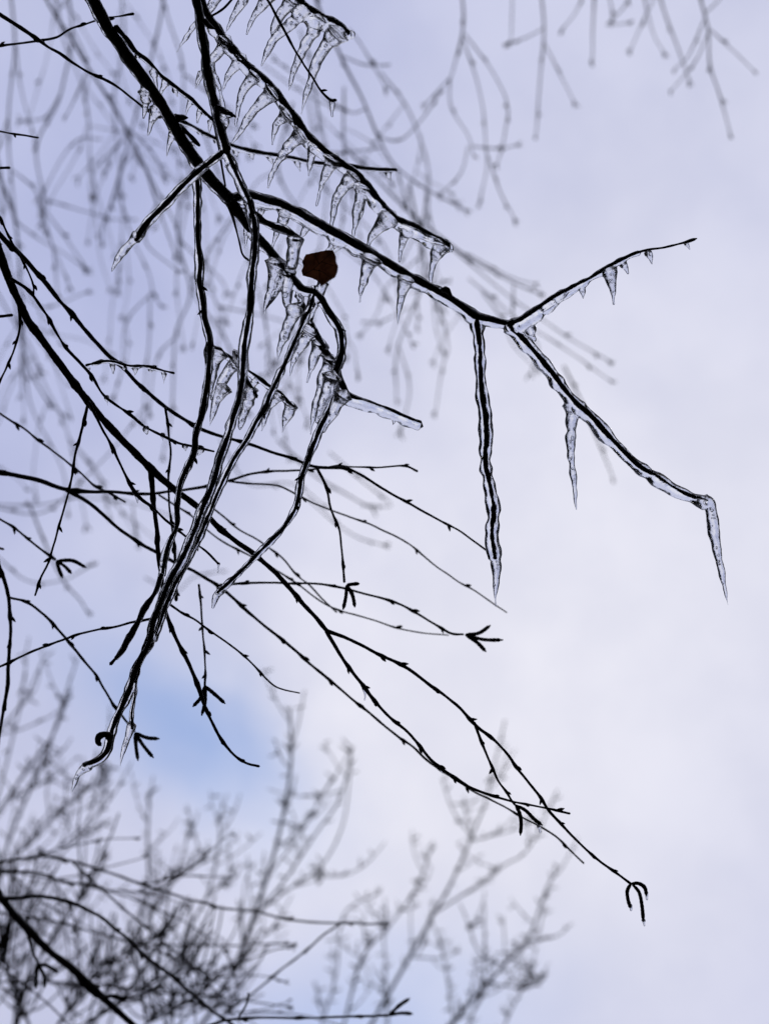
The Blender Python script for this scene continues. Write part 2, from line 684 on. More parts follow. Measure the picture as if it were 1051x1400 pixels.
        for i, (nm, par, C, R) in enumerate(s.el):
            fs = F[best == i]
            if not len(fs):
                continue
            ids, inv = np.unique(fs, return_inverse=True)
            inv = inv.reshape(fs.shape)
            m = bpy.data.meshes.new(nm)
            o0 = C[0]
            m.from_pydata((V[ids] - o0).tolist(), [], inv.tolist())
            m.materials.append(ICICLE if nm == 'icicle' else ICE)
            m.polygons.foreach_set('use_smooth', [True] * len(m.polygons))
            m.normals_split_custom_set_from_vertices(Nn[ids].tolist())
            m.update()
            link(nm, m, par, o0)
        # trapped air: tiny bubbles inside the thicker ice, skins facing inwards
        bu = Geo()
        for nm, par, C, R in s.el:
            if nm not in ('icicle', 'ice_web'):
                continue
            big = np.nonzero(R > 3.4 * PX)[0]
            for _ in range(int(len(big) * 0.22)):
                i = int(random.choice(big))
                r_ = min(R[i] * 0.26, random.uniform(0.6, 1.7) * PX)
                o_ = rng.normal(0, 1, 3)
                o_ *= R[i] * 0.45 * random.random() / np.linalg.norm(o_)
                ax = C[min(i + 1, len(C) - 1)] - C[max(i - 1, 0)]
                ax = ax / (np.linalg.norm(ax) + 1e-12)
                q_ = np.linspace(-1, 1, 7)
                el = random.uniform(1.0, 1.9)
                v, qd, tr_ = tube_arrays(C[i] + o_ + ax[None] * (q_ * r_ * el)[:, None], r_ * np.sqrt(np.maximum(0.06, 1 - q_ ** 2)), 8)
                bu.add(v, [f[::-1] for f in qd.tolist() + tr_.tolist()])
        if bu.v:
            o_ = bu.build('trapped_bubbles', ICE, s.root, s.el[0][2][0])
            o_['kind'] = 'stuff'
        return nf


TOT = 0

# ================================================================= SETTING
# ground: one sheet with gentle relief out to the horizon
gv, gf = [], []
rings = [0, 3, 7, 14, 25, 45, 90, 200, 500, 1200]
for i, r in enumerate(rings):
    for a in range(48):
        th = a * 2 * math.pi / 48
        gv.append((r * math.cos(th), r * math.sin(th), 0.0 if i < 2 else random.uniform(-0.12, 0.12) * min(r / 14, 4)))
for i in range(len(rings) - 1):
    for a in range(48):
        b2 = (a + 1) % 48
        gf.append([i * 48 + a, (i + 1) * 48 + a, (i + 1) * 48 + b2, i * 48 + b2])
ge = Geo()
ge.add(gv, gf)
o = ge.build('ground', GROUND)
o['kind'] = 'structure'

# unseen evergreens added at the sides and behind, to darken the ice edges
def spruce(ge, x, y, H, rad, z0, dense):
    """trunk, dark inner crown and many drooping sprays of needles"""
    ge.tube(np.array([[x, y, -0.3], [x, y, H * 0.5], [x, y, H]]), np.array([0.2, 0.14, 0.03]), 6)
    n = dense
    h = rng.random(n) ** 0.85                       # 0 at the lowest bough, 1 at the tip
    z = z0 + (H - z0) * h
    R = rad * (1 - h) ** 0.85 + 0.12
    tier = 0.78 + 0.22 * np.sin(z * 5.2 + rng.random() * 6)
    th = rng.random(n) * 2 * math.pi
    r_in = R * rng.random(n) ** 0.6 * 0.85
    L = np.minimum((R * tier - r_in) * rng.uniform(0.5, 1.1, n) + 0.15, rng.uniform(0.5, 1.3, n))
    w = rng.uniform(0.03, 0.085, n) * (0.6 + R / rad)
    ct, st = np.cos(th), np.sin(th)
    sw = rng.normal(0, 0.35, n)
    c2, s2 = np.cos(th + sw), np.sin(th + sw)
    base = np.stack([x + r_in * ct, y + r_in * st, z - r_in * 0.16], -1)
    tip = base + np.stack([L * c2, L * s2, -L * rng.uniform(0.05, 0.6, n)], -1)
    mid = base * 0.5 + tip * 0.5 + np.stack([np.zeros(n), np.zeros(n), 0.10 * L], -1)
    sd_ = np.stack([-s2 * w, c2 * w, rng.normal(0, 0.5, n) * w], -1)
    V = np.stack([base, mid - sd_, tip, mid + sd_], 1).reshape(-1, 3)
    i = np.arange(n)[:, None] * 4
    ge.add(V, (i + np.array([[0, 1, 2, 3]])).tolist())
    m = 26
    zz = np.linspace(z0, H * 0.97, m)
    ge.tube(np.stack([np.full(m, x), np.full(m, y), zz], -1), 0.36 * rad * (1 - (zz - z0) / (H - z0)) ** 0.85 + 0.05, 9, 0.5)


ge = Geo()
for i in range(150):
    az = math.radians(random.uniform(30, 330))     # from the view direction
    dist = random.uniform(7, 12) if 105 < math.degrees(az) < 255 else random.uniform(13, 19)
    H = random.uniform(17, 25)
    spruce(ge, dist * math.sin(az), dist * math.cos(az), H, H * 0.135, 0.8, 2200)
# more added evergreens, bare below: unseen boughs overhead darken the ice's lower edges
for x, y, H in ((4.6, 0.2, 17), (-4.8, 0.4, 18), (0.4, -4.2, 19), (-3.6, -6.0, 20), (3.9, -5.6, 18), (7.8, 1.6, 19), (-8.2, 1.8, 18)):
    spruce(ge, x, y, H, 4.7, 7.4, 7000)
o = ge.build('added_evergreens', WOODM)
o['kind'] = 'stuff'
o['label'] = 'unseen dark evergreens added around and overhead to darken the ice edges'

# ================================================================= ICED BRANCHES
# ---- thick main branch
root = thing('iced_branch', 'thickest ice-sheathed black branch, ending in a fork of three iced twigs', 'branch', P(105, -45, 0.0))
M = make_twig(root, [(105, -45, 8.5), (125, -5, 8.5), (150, 40, 8.5), (190, 97, 8.5), (225, 150, 8.5), (258, 205, 8.5), (290, 245, 8), (320, 278, 8)], 0.0, 0.0, 'stem', k=14, rough=0.05, wood=0.76)
A1 = make_twig(root, [(316, 272, 7), (330, 268, 6), (345, 268, 5), (375, 276, 5.5), (405, 290, 5.5), (440, 309, 6), (480, 332, 5.5), (520, 355, 5.5), (560, 378, 5), (605, 402, 4.5), (630, 418, 4.5), (650, 433, 5), (675, 440, 4), (698, 444, 4)], 0.0, 0.0, 'limb', k=12, wood=0.74)
A2 = make_twig(root, [(695, 445, 4), (715, 434, 2.5), (745, 414, 2.5), (775, 396, 2.5), (800, 383, 2.2), (835, 364, 2.2), (865, 349, 2.2), (895, 340, 1.6), (925, 333, 1.6), (945, 328, 2.3), (952, 326, 0.6)], 0.0, -0.02, wood=0.9)
A3 = make_twig(root, [(696, 444, 4.5), (722, 472, 4.2), (750, 505, 4.2), (780, 545, 4), (812, 574, 4.5), (840, 605, 4), (868, 634, 4), (892, 650, 3.5), (920, 666, 3), (945, 678, 3), (965, 686, 2)], 0.0, 0.01, wood=0.6)
A4 = make_twig(root, [(651, 436, 5), (655, 470, 3.6), (656, 510, 3.6), (660, 550, 3.6), (665, 590, 3.6), (663, 625, 3.5), (670, 665, 3.5), (675, 700, 3.5), (672, 735, 3.5), (677, 762, 4)], 0.0, -0.01, wood=0.66)
A5 = make_twig(root, [(316, 275, 8), (335, 300, 6.5), (352, 325, 6), (375, 350, 6), (395, 375, 5.5), (413, 395, 5), (433, 402, 4.5), (452, 430, 4.5), (465, 452, 4.2), (467, 480, 4), (461, 505, 4), (458, 525, 3.6), (450, 560, 3.6), (437, 590, 3.2), (422, 625, 3), (412, 655, 3), (405, 690, 2.8), (385, 722, 2.6), (350, 760, 2.5), (318, 792, 2.5), (298, 810, 2.2)], 0.0, -0.015, 'limb', k=10, wood=0.72)
A6 = make_twig(root, [(405, 388, 5), (412, 415, 4.5), (425, 445, 4.2), (442, 478, 4.5), (458, 500, 4.2), (464, 520, 4), (476, 538, 4), (500, 548, 3), (528, 558, 3), (553, 570, 3), (574, 577, 2.5)], 0.012, 0.0, wood=0.75)
V1 = make_twig(root, [(268, 232, 5), (271, 260, 4.2), (270, 300, 4.2), (272, 345, 4.2), (275, 395, 4.4), (282, 440, 4.5), (287, 475, 4.5), (286, 515, 4.6), (278, 555, 5), (268, 595, 5.5), (264, 622, 5), (250, 655, 4), (243, 690, 4), (241, 720, 3.5), (229, 748, 3.5), (221, 785, 2.5)], -0.02, -0.03, k=10, wood=0.55)
V3 = make_twig(root, [(431, 392, 2.5), (424, 418, 2.8), (408, 458, 3), (386, 505, 3.2), (368, 540, 3.4), (358, 563, 4), (338, 600, 3.2), (318, 632, 3.2), (300, 668, 3.2), (287, 700, 3.2), (272, 735, 3.4), (254, 772, 3.6), (238, 800, 3.6), (222, 840, 3.6), (205, 882, 4.2), (192, 905, 4), (186, 930, 2.5), (183, 960, 1.8), (181, 985, 2.2), (180, 997, 3)], -0.004, -0.055, k=10, wood=0.55)
A7 = make_twig(root, [(285, 470, 4), (302, 480, 3), (318, 490, 2.8), (342, 508, 2.8), (366, 526, 2.6), (386, 542, 2.6), (401, 556, 3)], -0.015, 0.015, wood=0.8)
# pale bare spur twigs on the main branch
S1 = make_twig(root, [(158, 38, 4), (172, 52, 3), (185, 70, 2.2), (203, 84, 2), (228, 108, 2), (248, 125, 2), (266, 140, 2.4), (285, 158, 2), (296, 170, 2.6)], 0.0, 0.02)
S2 = make_twig(root, [(240, 162, 6), (250, 161, 4), (257, 161, 0.8)], 0.0, -0.01, 'spur', step=2, jit=0.1)
S3 = make_twig(root, [(246, 172, 4), (258, 183, 3), (268, 194, 3), (273, 199, 2)], 0.0, -0.01, 'spur', step=2, jit=0.2)
S4 = make_twig(root, [(602, 400, 4), (610, 396, 4.5), (616, 404, 3)], 0.0, -0.005, 'spur', step=2, jit=0.1)
S5 = make_twig(root, [(314, 284, 3.5), (320, 300, 2), (328, 330, 1.4), (333, 350, 1.6), (340, 358, 1.8)], 0.0, -0.02)
S6 = make_twig(root, [(345, 292, 4), (360, 301, 3), (378, 310, 3), (393, 316, 3.5), (404, 326, 4)], -0.012, -0.012)
S7 = make_twig(root, [(334, 515, 4), (343, 530, 3.4), (351, 542, 3.6)], -0.03, -0.03, 'spur', step=2, jit=0.2)
for (x, y, dx, dy, s_) in ((275, 392, 10, 1, 1.1), (272, 424, -8, 4, 1), (345, 444, 4, 8, 1.1), (300, 510, 3, 6, 1), (467, 452, 5, -1, 0.8), (412, 652, -8, 2, 1), (405, 690, 3, 6, 1), (660, 645, 4, 6, 1), (358, 562, 4, 6, 1), (262, 622, 7, 6, 1.2)):
    snap_bud([A4, A5, V1, V3, A7], x, y, dx, dy, s_)

I = Ice(root)
I.sheath(M, 10.0, 0.05, 1, 0.5, 0.05)
I.sheath(A1, 10.8, 0, 1, 0.4, 0.10)
I.sheath(A2, 11, 0, 0.30, 0.8, 0.06, 7.5)
I.sheath(A2, 7.5, 0.3, 0.72, 0.7, 0.10, 4.4)
I.sheath(A3, 12.0, 0, 1, 0.32, 0.09, 10.5)
I.sheath(A4, 10, 0, 1, 0.1, 0.10, 10.5)
I.sheath(A5, 8.5, 0, 0.45, 0.4, 0.10, 7.5)
I.sheath(A5, 7.2, 0.45, 1, 0.3, 0.10, 4.6)
I.sheath(A6, 7, 0.1, 0.62, 0.5, 0.08)
I.sheath(A6, 11, 0.62, 1, 0.8, 0.08, 7.5)
I.sheath(V1, 6.8, 0, 1, 0.3, 0.10, 5.0)
I.sheath(V3, 6.2, 0, 0.8, 0.3, 0.10, 6.4)
I.sheath(V3, 5.0, 0.8, 1, 0.2, 0.14, 3.5)
I.sheath(A7, 6.0, 0, 1, 0.8, 0.08, 4.6)
I.sheath(S1, 3.4, 0.1, 0.9, 0.5, 0.08)
I.sheath(S6, 7.0, 0, 1, 0.1, 0.16)
# ends
I.icicle(A4, [(677, 758), (678, 785), (677, 805), (677, 828)], 8.5, flare=0.1, power=0.9, k=1.05)
I.icicle(A3, [(960, 684), (970, 692), (975, 725), (980, 755), (986, 785), (990, 805), (994, 827)], 9.5, flare=0.1, power=0.62, k=1.0)
I.icicle(A3, [(778, 553), (781, 570), (780, 605), (781, 635), (785, 665), (787, 697)], 8.5, flare=0.35, web=0, power=0.55, k=1.05)
I.icicle(A3, [(792, 552), (786, 575), (784, 590)], 5, flare=0.9, web=0, k=1.0)
# webs and points under A2
I.icicle(A2, [(702, 447), (720, 440), (745, 423), (765, 408), (790, 396)], 10, flare=0.5, power=0.5, name='ice_web')
I.icicle(A2, [(722, 448), (727, 458), (731, 466)], 9, flare=0.4, power=0.6)
I.icicle(A2, [(793, 390), (796, 400), (797, 408)], 5.5, flare=0.9)
I.icicle(A2, [(832, 368), (836, 385), (838, 416)], 7.0, flare=0.5, power=1.0)
I.icicle(A2, [(850, 359), (855, 366), (858, 374)], 5.0, flare=0.9)
I.icicle(A2, [(884, 343), (889, 351), (891, 361)], 6.5, flare=0.7)
I.icicle(A2, [(936, 331), (940, 336), (942, 341)], 4.0, flare=0.7)
# under A1
I.icicle(A1, [(360, 278), (357, 290), (354, 300)], 6.0, flare=1.0)
I.icicle(A1, [(390, 290), (383, 310), (376, 325), (371, 345)], 5.5, flare=1.0)
I.icicle(A1, [(425, 302), (415, 318), (408, 328)], 6, flare=1.1)
I.icicle(A1, [(456, 322), (453, 335), (446, 344)], 6, flare=0.9, tip=2.2)
I.icicle(A1, [(508, 352), (502, 368), (496, 388), (491, 413)], 7, flare=1.1)
I.icicle(A1, [(556, 380), (550, 398), (546, 418), (543, 444)], 6.5, flare=1.2)
I.icicle(A1, [(474, 332), (464, 338), (455, 345)], 4.5, flare=0.6, tip=2.6, k=1.0, web=6)
I.icicle(S6, [(402, 350), (409, 356), (416, 361)], 4.5, z=-0.013, flare=0.4, tip=3, k=1.0, web=0)
# main stem icicles
I.icicle(M, [(200, 125), (199, 145), (196, 162)], 5.5, flare=0.9)
I.icicle(M, [(215, 150), (208, 165), (203, 184)], 6, flare=0.7)
I.icicle(M, [(238, 182), (232, 195), (228, 213)], 5, flare=0.6)
I.icicle(M, [(262, 194), (266, 199), (269, 203)], 4, flare=0.6)
I.icicle(M, [(136, 28), (138, 36)], 4, flare=0.4)
# small triangular icicles on S1
for q in ([(187, 74), (191, 80)], [(210, 94), (213, 110), (216, 126)], [(228, 110), (222, 122), (217, 134)], [(239, 121), (243, 132)], [(262, 138), (256, 150), (254, 160)], [(274, 150), (271, 160), (270, 168)], [(289, 164), (287, 175), (286, 182)]):
    I.icicle(S1, q, 5.0, flare=0.5, power=0.9)
# knot under the leaf
I.icicle(S6, [(404, 326), (401, 350), (396, 375), (392, 395), (390, 405)], 9.5, flare=0.1, power=0.35, tip=3, k=1.1)
I.icicle(S6, [(396, 370), (393, 395), (392, 412), (396, 425)], 7, z=-0.008, flare=0.1, power=0.3, tip=3)
I.icicle(A5, [(378, 358), (374, 385), (366, 410), (360, 434)], 7.5, flare=0.9)
I.icicle(A5, [(388, 372), (380, 392), (370, 412), (363, 425)], 6.0, z=-0.01, flare=0.8)
I.icicle(A5, [(403, 420), (397, 440), (388, 460), (382, 478), (380, 492)], 7.5, flare=0.4, power=0.7)
I.icicle(A5, [(405, 400), (412, 410), (402, 428)], 5.0, flare=0.5, tip=3)
I.icicle(A5, [(340, 302), (337, 318), (335, 340)], 4.5, flare=0.9)
I.icicle(A5, [(352, 318), (350, 335), (356, 345)], 5, flare=0.9)
I.icicle(A5, [(330, 285), (338, 296), (346, 298)], 5, flare=0.5, tip=3)
I.icicle(V3, [(442, 386), (437, 400), (430, 418), (424, 440)], 5.0, flare=0.2, tip=3, power=0.4)
# A6 icicles
I.icicle(A6, [(424, 452), (414, 470), (402, 492), (396, 514)], 6, flare=0.9)
I.icicle(A6, [(438, 470), (430, 490), (424, 508), (420, 523)], 6, flare=0.9)
I.icicle(A6, [(452, 492), (443, 515), (435, 545), (428, 570), (424, 594)], 7, flare=0.7)
I.icicle(A6, [(454, 515), (446, 540), (438, 562), (432, 578)], 8, z=-0.012, flare=0.3, power=0.6)
I.icicle(A6, [(470, 540), (460, 556), (450, 574), (442, 590)], 6.5, z=-0.012, flare=0.6, power=0.5, tip=2.5)
I.icicle(A6, [(536, 566), (538, 575), (537, 581)], 5, flare=0.8)
I.icicle(A6, [(498, 551), (500, 560), (503, 562)], 4, flare=0.6, tip=2)
# A7 icicles
I.icicle(A7, [(298, 482), (292, 500), (289, 520), (287, 540)], 6.5, flare=0.9, power=0.5, tip=2)
I.icicle(A7, [(330, 492), (316, 503), (306, 518), (297, 535), (290, 545)], 7, z=-0.02, flare=0.8, power=0.35, tip=3)
I.icicle(A7, [(306, 530), (298, 545), (291, 565), (287, 582)], 6.5, z=-0.02, flare=0.4)
I.icicle(A7, [(350, 518), (345, 530), (352, 534)], 5, flare=0.9, tip=3)
I.icicle(S7, [(343, 532), (338, 552), (332, 570), (328, 588)], 8.5, flare=0.1, power=0.4, k=1.15)
I.icicle(S7, [(336, 528), (330, 550), (324, 572)], 5.5, flare=0.1, power=0.5, tip=2)
I.icicle(A7, [(380, 540), (368, 556), (362, 572), (358, 589)], 5.5, flare=1.0)
I.icicle(A7, [(398, 554), (392, 570), (386, 591)], 6.0, flare=0.5, power=0.7)
# twig tips
I.icicle(A5, [(303, 806), (296, 815), (291, 831)], 5.5, flare=0.2, power=0.4, tip=2, k=1.0)
I.icicle(V1, [(226, 755), (222, 770), (217, 780)], 5.5, flare=0.3, power=0.5, k=1.0)
I.icicle(V3, [(181, 990), (174, 1010), (168, 1030), (164, 1047)], 5.5, flare=0.1, power=0.6, k=1.1)
TOT += I.build()

# ---- long twig dropping through the middle
root = thing('iced_twig', 'long iced twig crossing in front of the thick branch, its foot curled to a hook', 'twig', P(258, -50, -0.05))
Z = -0.045
U0 = make_twig(root, [(262, -50, 6), (268, -5, 6), (275, 35, 5.5), (280, 70, 6), (286, 110, 5.5), (295, 150, 5), (303, 180, 5), (309, 205, 5.5)], Z, Z, 'stem', k=10, wood=0.75)
U1 = make_twig(root, [(309, 205, 4.5), (319, 228, 4), (330, 252, 4), (341, 280, 4), (348, 310, 4.5), (348, 345, 4.5), (345, 385, 4.5), (341, 430, 4.5), (334, 475, 4.5), (331, 515, 4.5), (324, 555, 4.5), (312, 595, 4.5), (299, 630, 4.8), (290, 665, 5), (276, 697, 4), (262, 735, 4), (246, 770, 4.5), (228, 802, 5), (214, 840, 5), (203, 880, 5.5), (188, 910, 5.5), (177, 945, 5), (163, 975, 4.5), (155, 995, 4.5), (151, 1010, 5), (147, 1025, 5), (135, 1038, 4.5), (118, 1048, 4)], Z, Z - 0.02, 'stem', k=10, wood=0.55)
U2 = make_twig(root, [(309, 205, 4), (292, 218, 3.5), (272, 234, 3.5), (248, 255, 3.5), (228, 277, 4), (208, 298, 4), (194, 316, 4.5), (186, 327, 3.5)], Z, Z - 0.02, k=10, wood=0.66)
U3 = make_twig(root, [(152, 1014, 5), (150, 1007, 5), (143, 1004, 4.8), (136, 1007, 4.8), (134, 1014, 4.8), (137, 1018, 4)], Z - 0.02, Z - 0.03, 'hook', step=2, jit=0.1)
U4 = make_twig(root, [(222, 785, 3), (213, 808, 3), (198, 832, 4), (190, 850, 3), (176, 873, 4), (170, 888, 3), (158, 901, 2.6), (152, 907, 3.4)], Z, Z, k=10, wood=0.8)
U5 = make_twig(root, [(295, 148, 4), (304, 151, 4), (312, 154, 3.6), (318, 157, 2.6), (323, 160, 1)], Z, Z - 0.01, 'spur', step=2, jit=0.1)
U6 = make_twig(root, [(279, 28, 4), (287, 36, 4), (293, 39, 1.5)], Z, Z - 0.01, 'spur', step=2, jit=0.1)
U7 = make_twig(root, [(284, 85, 2.5), (287, 120, 2), (292, 160, 1.8), (299, 200, 1.6), (308, 255, 1.4)], Z + 0.02, Z + 0.03)
I = Ice(root)
I.sheath(U0, 7.8, 0.05, 1, 0.2, 0.06)
I.sheath(U1, 7.8, 0, 0.5, 0.3, 0.09, 7.6)
I.sheath(U1, 7.6, 0.5, 1, 0.3, 0.09, 6.8)
I.sheath(U2, 7.4, 0, 1, 0.25, 0.07, 7.5)
I.sheath(U4, 4.6, 0, 0.93, 0.1, 0.15)
I.sheath(U5, 5.0, 0, 0.8, 0.4, 0.05)
I.icicle(U2, [(189, 322), (178, 334), (166, 348), (158, 360), (153, 371)], 7.5, flare=0.15, power=0.6, k=1.15)
I.icicle(U1, [(122, 1046), (110, 1055), (104, 1066), (98, 1083)], 6.5, flare=0.2, power=0.8, k=1.1)
I.icicle(U0, [(289, 88), (301, 125), (308, 155)], 3.4, flare=0.5, power=0.2, name='ice_web')
I.icicle(U5, [(306, 158), (310, 168), (309, 178)], 6, flare=0.3)
I.icicle(U2, [(306, 210), (314, 222), (309, 228)], 6, flare=0.5, tip=2)
I.icicle(U0, [(276, 98), (270, 110), (266, 121)], 4.0, flare=0.5)
TOT += I.build()

# ---- comb twig
root = thing('iced_twig', 'straight iced twig with a comb of icicles along its underside, above the brown leaf', 'twig', P(255, -55, 0.05))
Z = 0.04
K = make_twig(root, [(253, -55, 5), (272, -8, 4.8), (285, 22, 4.6), (300, 45, 4.6), (325, 75, 4.6), (350, 101, 4.6), (375, 124, 4.4), (395, 151, 4.4), (420, 183, 4.4), (450, 212, 4.4), (480, 233, 4.4), (497, 246, 4.8), (512, 267, 4), (535, 293, 4), (556, 305, 3.6), (580, 317, 3.4), (600, 327, 3.2), (612, 335, 3)], Z, Z, 'stem', k=10, wood=0.8)
I = Ice(root)
I.sheath(K, 9.0, 0.02, 0.72, 0.5, 0.07, 10)
I.sheath(K, 10.5, 0.72, 1, 0.7, 0.05, 9)
comb = [([(310, 56), (300, 70), (288, 84), (276, 103), (267, 121)], 5.5), ([(331, 80), (319, 94), (310, 108), (304, 126)], 5.5),
        ([(350, 102), (336, 118), (328, 138), (322, 172)], 6), ([(374, 126), (357, 140), (342, 158), (330, 178), (317, 196)], 6.2),
        ([(394, 155), (382, 166), (375, 180), (372, 198)], 5.5), ([(413, 184), (398, 196), (385, 214), (373, 235), (367, 257)], 5.8),
        ([(430, 198), (426, 212), (424, 226), (422, 240)], 5), ([(456, 218), (446, 238), (438, 258), (433, 281)], 5.6),
        ([(484, 240), (468, 258), (458, 278), (454, 300), (452, 318)], 6.2), ([(498, 256), (490, 278), (486, 300), (483, 326)], 6.0),
        ([(492, 275), (494, 292), (489, 305)], 4.5), ([(533, 296), (518, 312), (506, 328), (500, 346)], 7.2), ([(556, 314), (551, 328), (547, 344), (546, 358)], 5.2),
        ([(603, 338), (595, 352), (590, 370), (588, 391)], 6.2)]
for q, r in comb:
    I.icicle(K, q, r, flare=1.15, power=0.7)
for q in ([(505, 268), (517, 285), (530, 298)], [(535, 302), (560, 316), (585, 330), (604, 338)], [(415, 188), (435, 206), (455, 222)], [(480, 244), (490, 256), (500, 264)]):
    I.icicle(K, q, 7.0, flare=0, power=0.1, name='ice_web', tip=4)
I.icicle(K, [(606, 332), (614, 338), (617, 342)], 6.5, flare=0, power=0.2, tip=5, name='ice_web')
I.icicle(K, [(300, 52), (304, 64)], 3.5, flare=0.6)
TOT += I.build()

# ---- fused fringe twig at the top
root = thing('iced_twig', 'short iced twig at the upper edge with long fused icicles and a rounded ice tip', 'twig', P(330, -45, 0.07))
Z = 0.06
Q = make_twig(root, [(322, -60, 5), (360, -32, 4.5), (395, -10, 4.2), (416, 6, 4), (430, 16, 3.8), (450, 27, 3.6), (465, 38, 4), (476, 45, 3)], Z, Z, 'stem', k=10, wood=0.8)
I = Ice(root)
I.sheath(Q, 10.5, 0, 1, 0.6, 0.06, 10)
for q, r in (([(462, 44), (446, 62), (433, 85), (424, 112), (412, 156)], 7.5), ([(440, 26), (425, 50), (412, 72), (402, 98), (395, 124)], 7.0),
             ([(418, 12), (398, 32), (378, 50), (368, 66), (358, 90)], 7.5), ([(400, 0), (384, 20), (374, 40), (370, 50)], 6.5), ([(372, -12), (356, 10), (344, 28), (337, 47)], 6.5),
             ([(348, -25), (330, 5), (318, 25), (308, 45)], 6.0), ([(318, -40), (300, -8), (282, 18), (264, 38), (242, 71)], 6.0), ([(222, -20), (213, -4), (208, 8)], 4)):
    if q[0][0] > 300:
        I.icicle(Q, q, r, z=Z, flare=0.9, power=0.65)
I.icicle(Q, [(470, 46), (478, 47), (480, 48)], 8, flare=0, power=0.2, tip=7, name='ice_web')
I.icicle(Q, [(405, 12), (425, 28), (445, 36), (465, 44)], 9, flare=0, power=0.1, tip=5, name='ice_web')
TOT += I.build()

# ---- thin twig with one drop
root = thing('thin_twig', 'thin straight twig ending in a stubby frozen drop, crossing the fused icicles', 'twig', P(350, -20, -0.03))
H = make_twig(root, [(338, -40, 1.6), (366, 0, 1.6), (382, 28, 1.9), (404, 68, 1.7), (424, 102, 1.6), (438, 124, 1.6), (451, 136, 2.2), (460, 137, 2)], -0.03, -0.03, 'stem')
snap_bud([H], 440, 123, 6, -3, 0.9)
I = Ice(root)
I.icicle(H, [(453, 137), (454, 147), (454, 159)], 4.5, flare=0.2, power=0.3, tip=2.6, z=-0.03)
TOT += I.build()

# ---- fine dark twig with blue-black bud at the top edge
root = thing('thin_twig', 'short bare twig slanting past the upper edge behind the fringe of icicles', 'twig', P(330, -30, 0.0))
make_twig(root, [(345, -40, 1.5), (318, 0, 1.8), (300, 14, 1.8), (282, 26, 1.6), (262, 12, 1.2), (240, 34, 1.4)][:4], 0.03, 0.03, 'stem')

# ---- grey out of focus iced twig behind
root = thing('iced_twig', 'slightly blurred iced twig with low scalloped ice passing behind the thick branch', 'twig', P(240, 160, 0.3))
Z = 0.30
G = make_twig(root, [(238, 160, 2.4), (262, 172, 2.4), (290, 186, 2.2), (320, 200, 2.2), (352, 207, 2.2), (385, 212, 2.2), (415, 218, 2.2), (440, 223, 2), (470, 225, 2), (500, 229, 2.2), (525, 231, 2.4), (540, 233, 2.2)], Z, Z, 'stem')
I = Ice(root)
I.sheath(G, 4.6, 0, 0.7, 0.75, 0.15)
I.sheath(G, 3.6, 0.7, 1, 0.7, 0.1)
for q in ([(272, 178), (277, 186)], [(295, 190), (299, 200)], [(322, 204), (325, 214)], [(344, 208), (346, 218)], [(368, 212), (374, 226)], [(405, 218), (410, 234)], [(530, 234), (534, 247)]):
    I.icicle(G, q, 5, flare=0.9)
TOT += I.build()

# ---- bare twigs at the upper left corner
CORN = 'short bare twigs reaching in from the frame side'
root = thing('bare_twig', 'long straight bare twig running down to the thick branch from the upper corner', 'twig', P(-40, -5, 0.08))
b1 = make_twig(root, [(-40, -6, 3), (0, 20, 2.8), (50, 52, 2.6), (80, 73, 2.3), (110, 92, 2), (152, 113, 1.8), (180, 134, 1.6), (198, 148, 1.6), (206, 152, 3.2)], 0.08, 0.05, 'stem', buds=60)
root = thing('bare_twig', 'fine bare twig rising across the longer straight twig beside the thick branch', 'twig', P(-40, 66, 0.12))
make_twig(root, [(-40, 68, 1.8), (0, 63, 1.6), (40, 58, 1.5), (75, 51, 1.8), (105, 38, 1.4), (135, 27, 1.3), (165, 22, 1.2), (183, 20, 2)], 0.12, 0.10, 'stem', buds=50)
root = thing('bare_twig', 'short bare twig with two buds, upper of three stubs at the picture edge', 'twig', P(-40, 172, 0.1))
make_twig(root, [(-40, 170, 1.6), (0, 180, 1.4), (25, 185, 1.3), (52, 187, 1.6)], 0.1, 0.1, 'stem', buds=30)
root = thing('bare_twig', 'stub of bare twig, middle of three stubs at the picture edge', 'twig', P(-30, 228, 0.1))
make_twig(root, [(-30, 227, 1.8), (0, 229, 2), (13, 230, 2)], 0.1, 0.1, 'stem')
root = thing('bare_twig', 'blunt stub of bare twig, lowest of three stubs at the picture edge', 'twig', P(-30, 432, 0.1))
make_twig(root, [(-30, 434, 2), (0, 432, 2.2), (17, 431, 2.2)], 0.1, 0.1, 'stem')

# ================================================================= DEAD LEAF
lx = [(413, 358), (418, 348), (432, 345), (446, 342), (455, 342), (459, 350), (459, 358), (462, 364), (461, 372), (458, 379), (451, 383), (446, 387), (440, 391), (434, 384), (426, 380), (414, 377), (412, 370), (415, 364)]
root = None
outl = []
for i in range(len(lx)):
    x0, y0 = lx[i]
    x1, y1 = lx[(i + 1) % len(lx)]
    for k_ in range(6):
        f = k_ / 6
        jag = 1.3 * (1 if k_ % 2 else -0.5) if 5 <= i <= 12 else 0.25 * math.sin(k_ * 2.1 + i)
        nx, ny = (y1 - y0), -(x1 - x0)
        L = math.hypot(nx, ny)
        outl.append((x0 + (x1 - x0) * f + nx / L * jag, y0 + (y1 - y0) * f + ny / L * jag))
cx, cy_ = 437, 364
LZ = -0.015


def leaf_z(x, y):
    u, v = (x - cx) / 25, (y - cy_) / 22
    return LZ + 0.006 * u * u - 0.004 * abs(u * 0.5 - v * 0.6) + 0.002 * math.sin(u * 5 + v * 3)


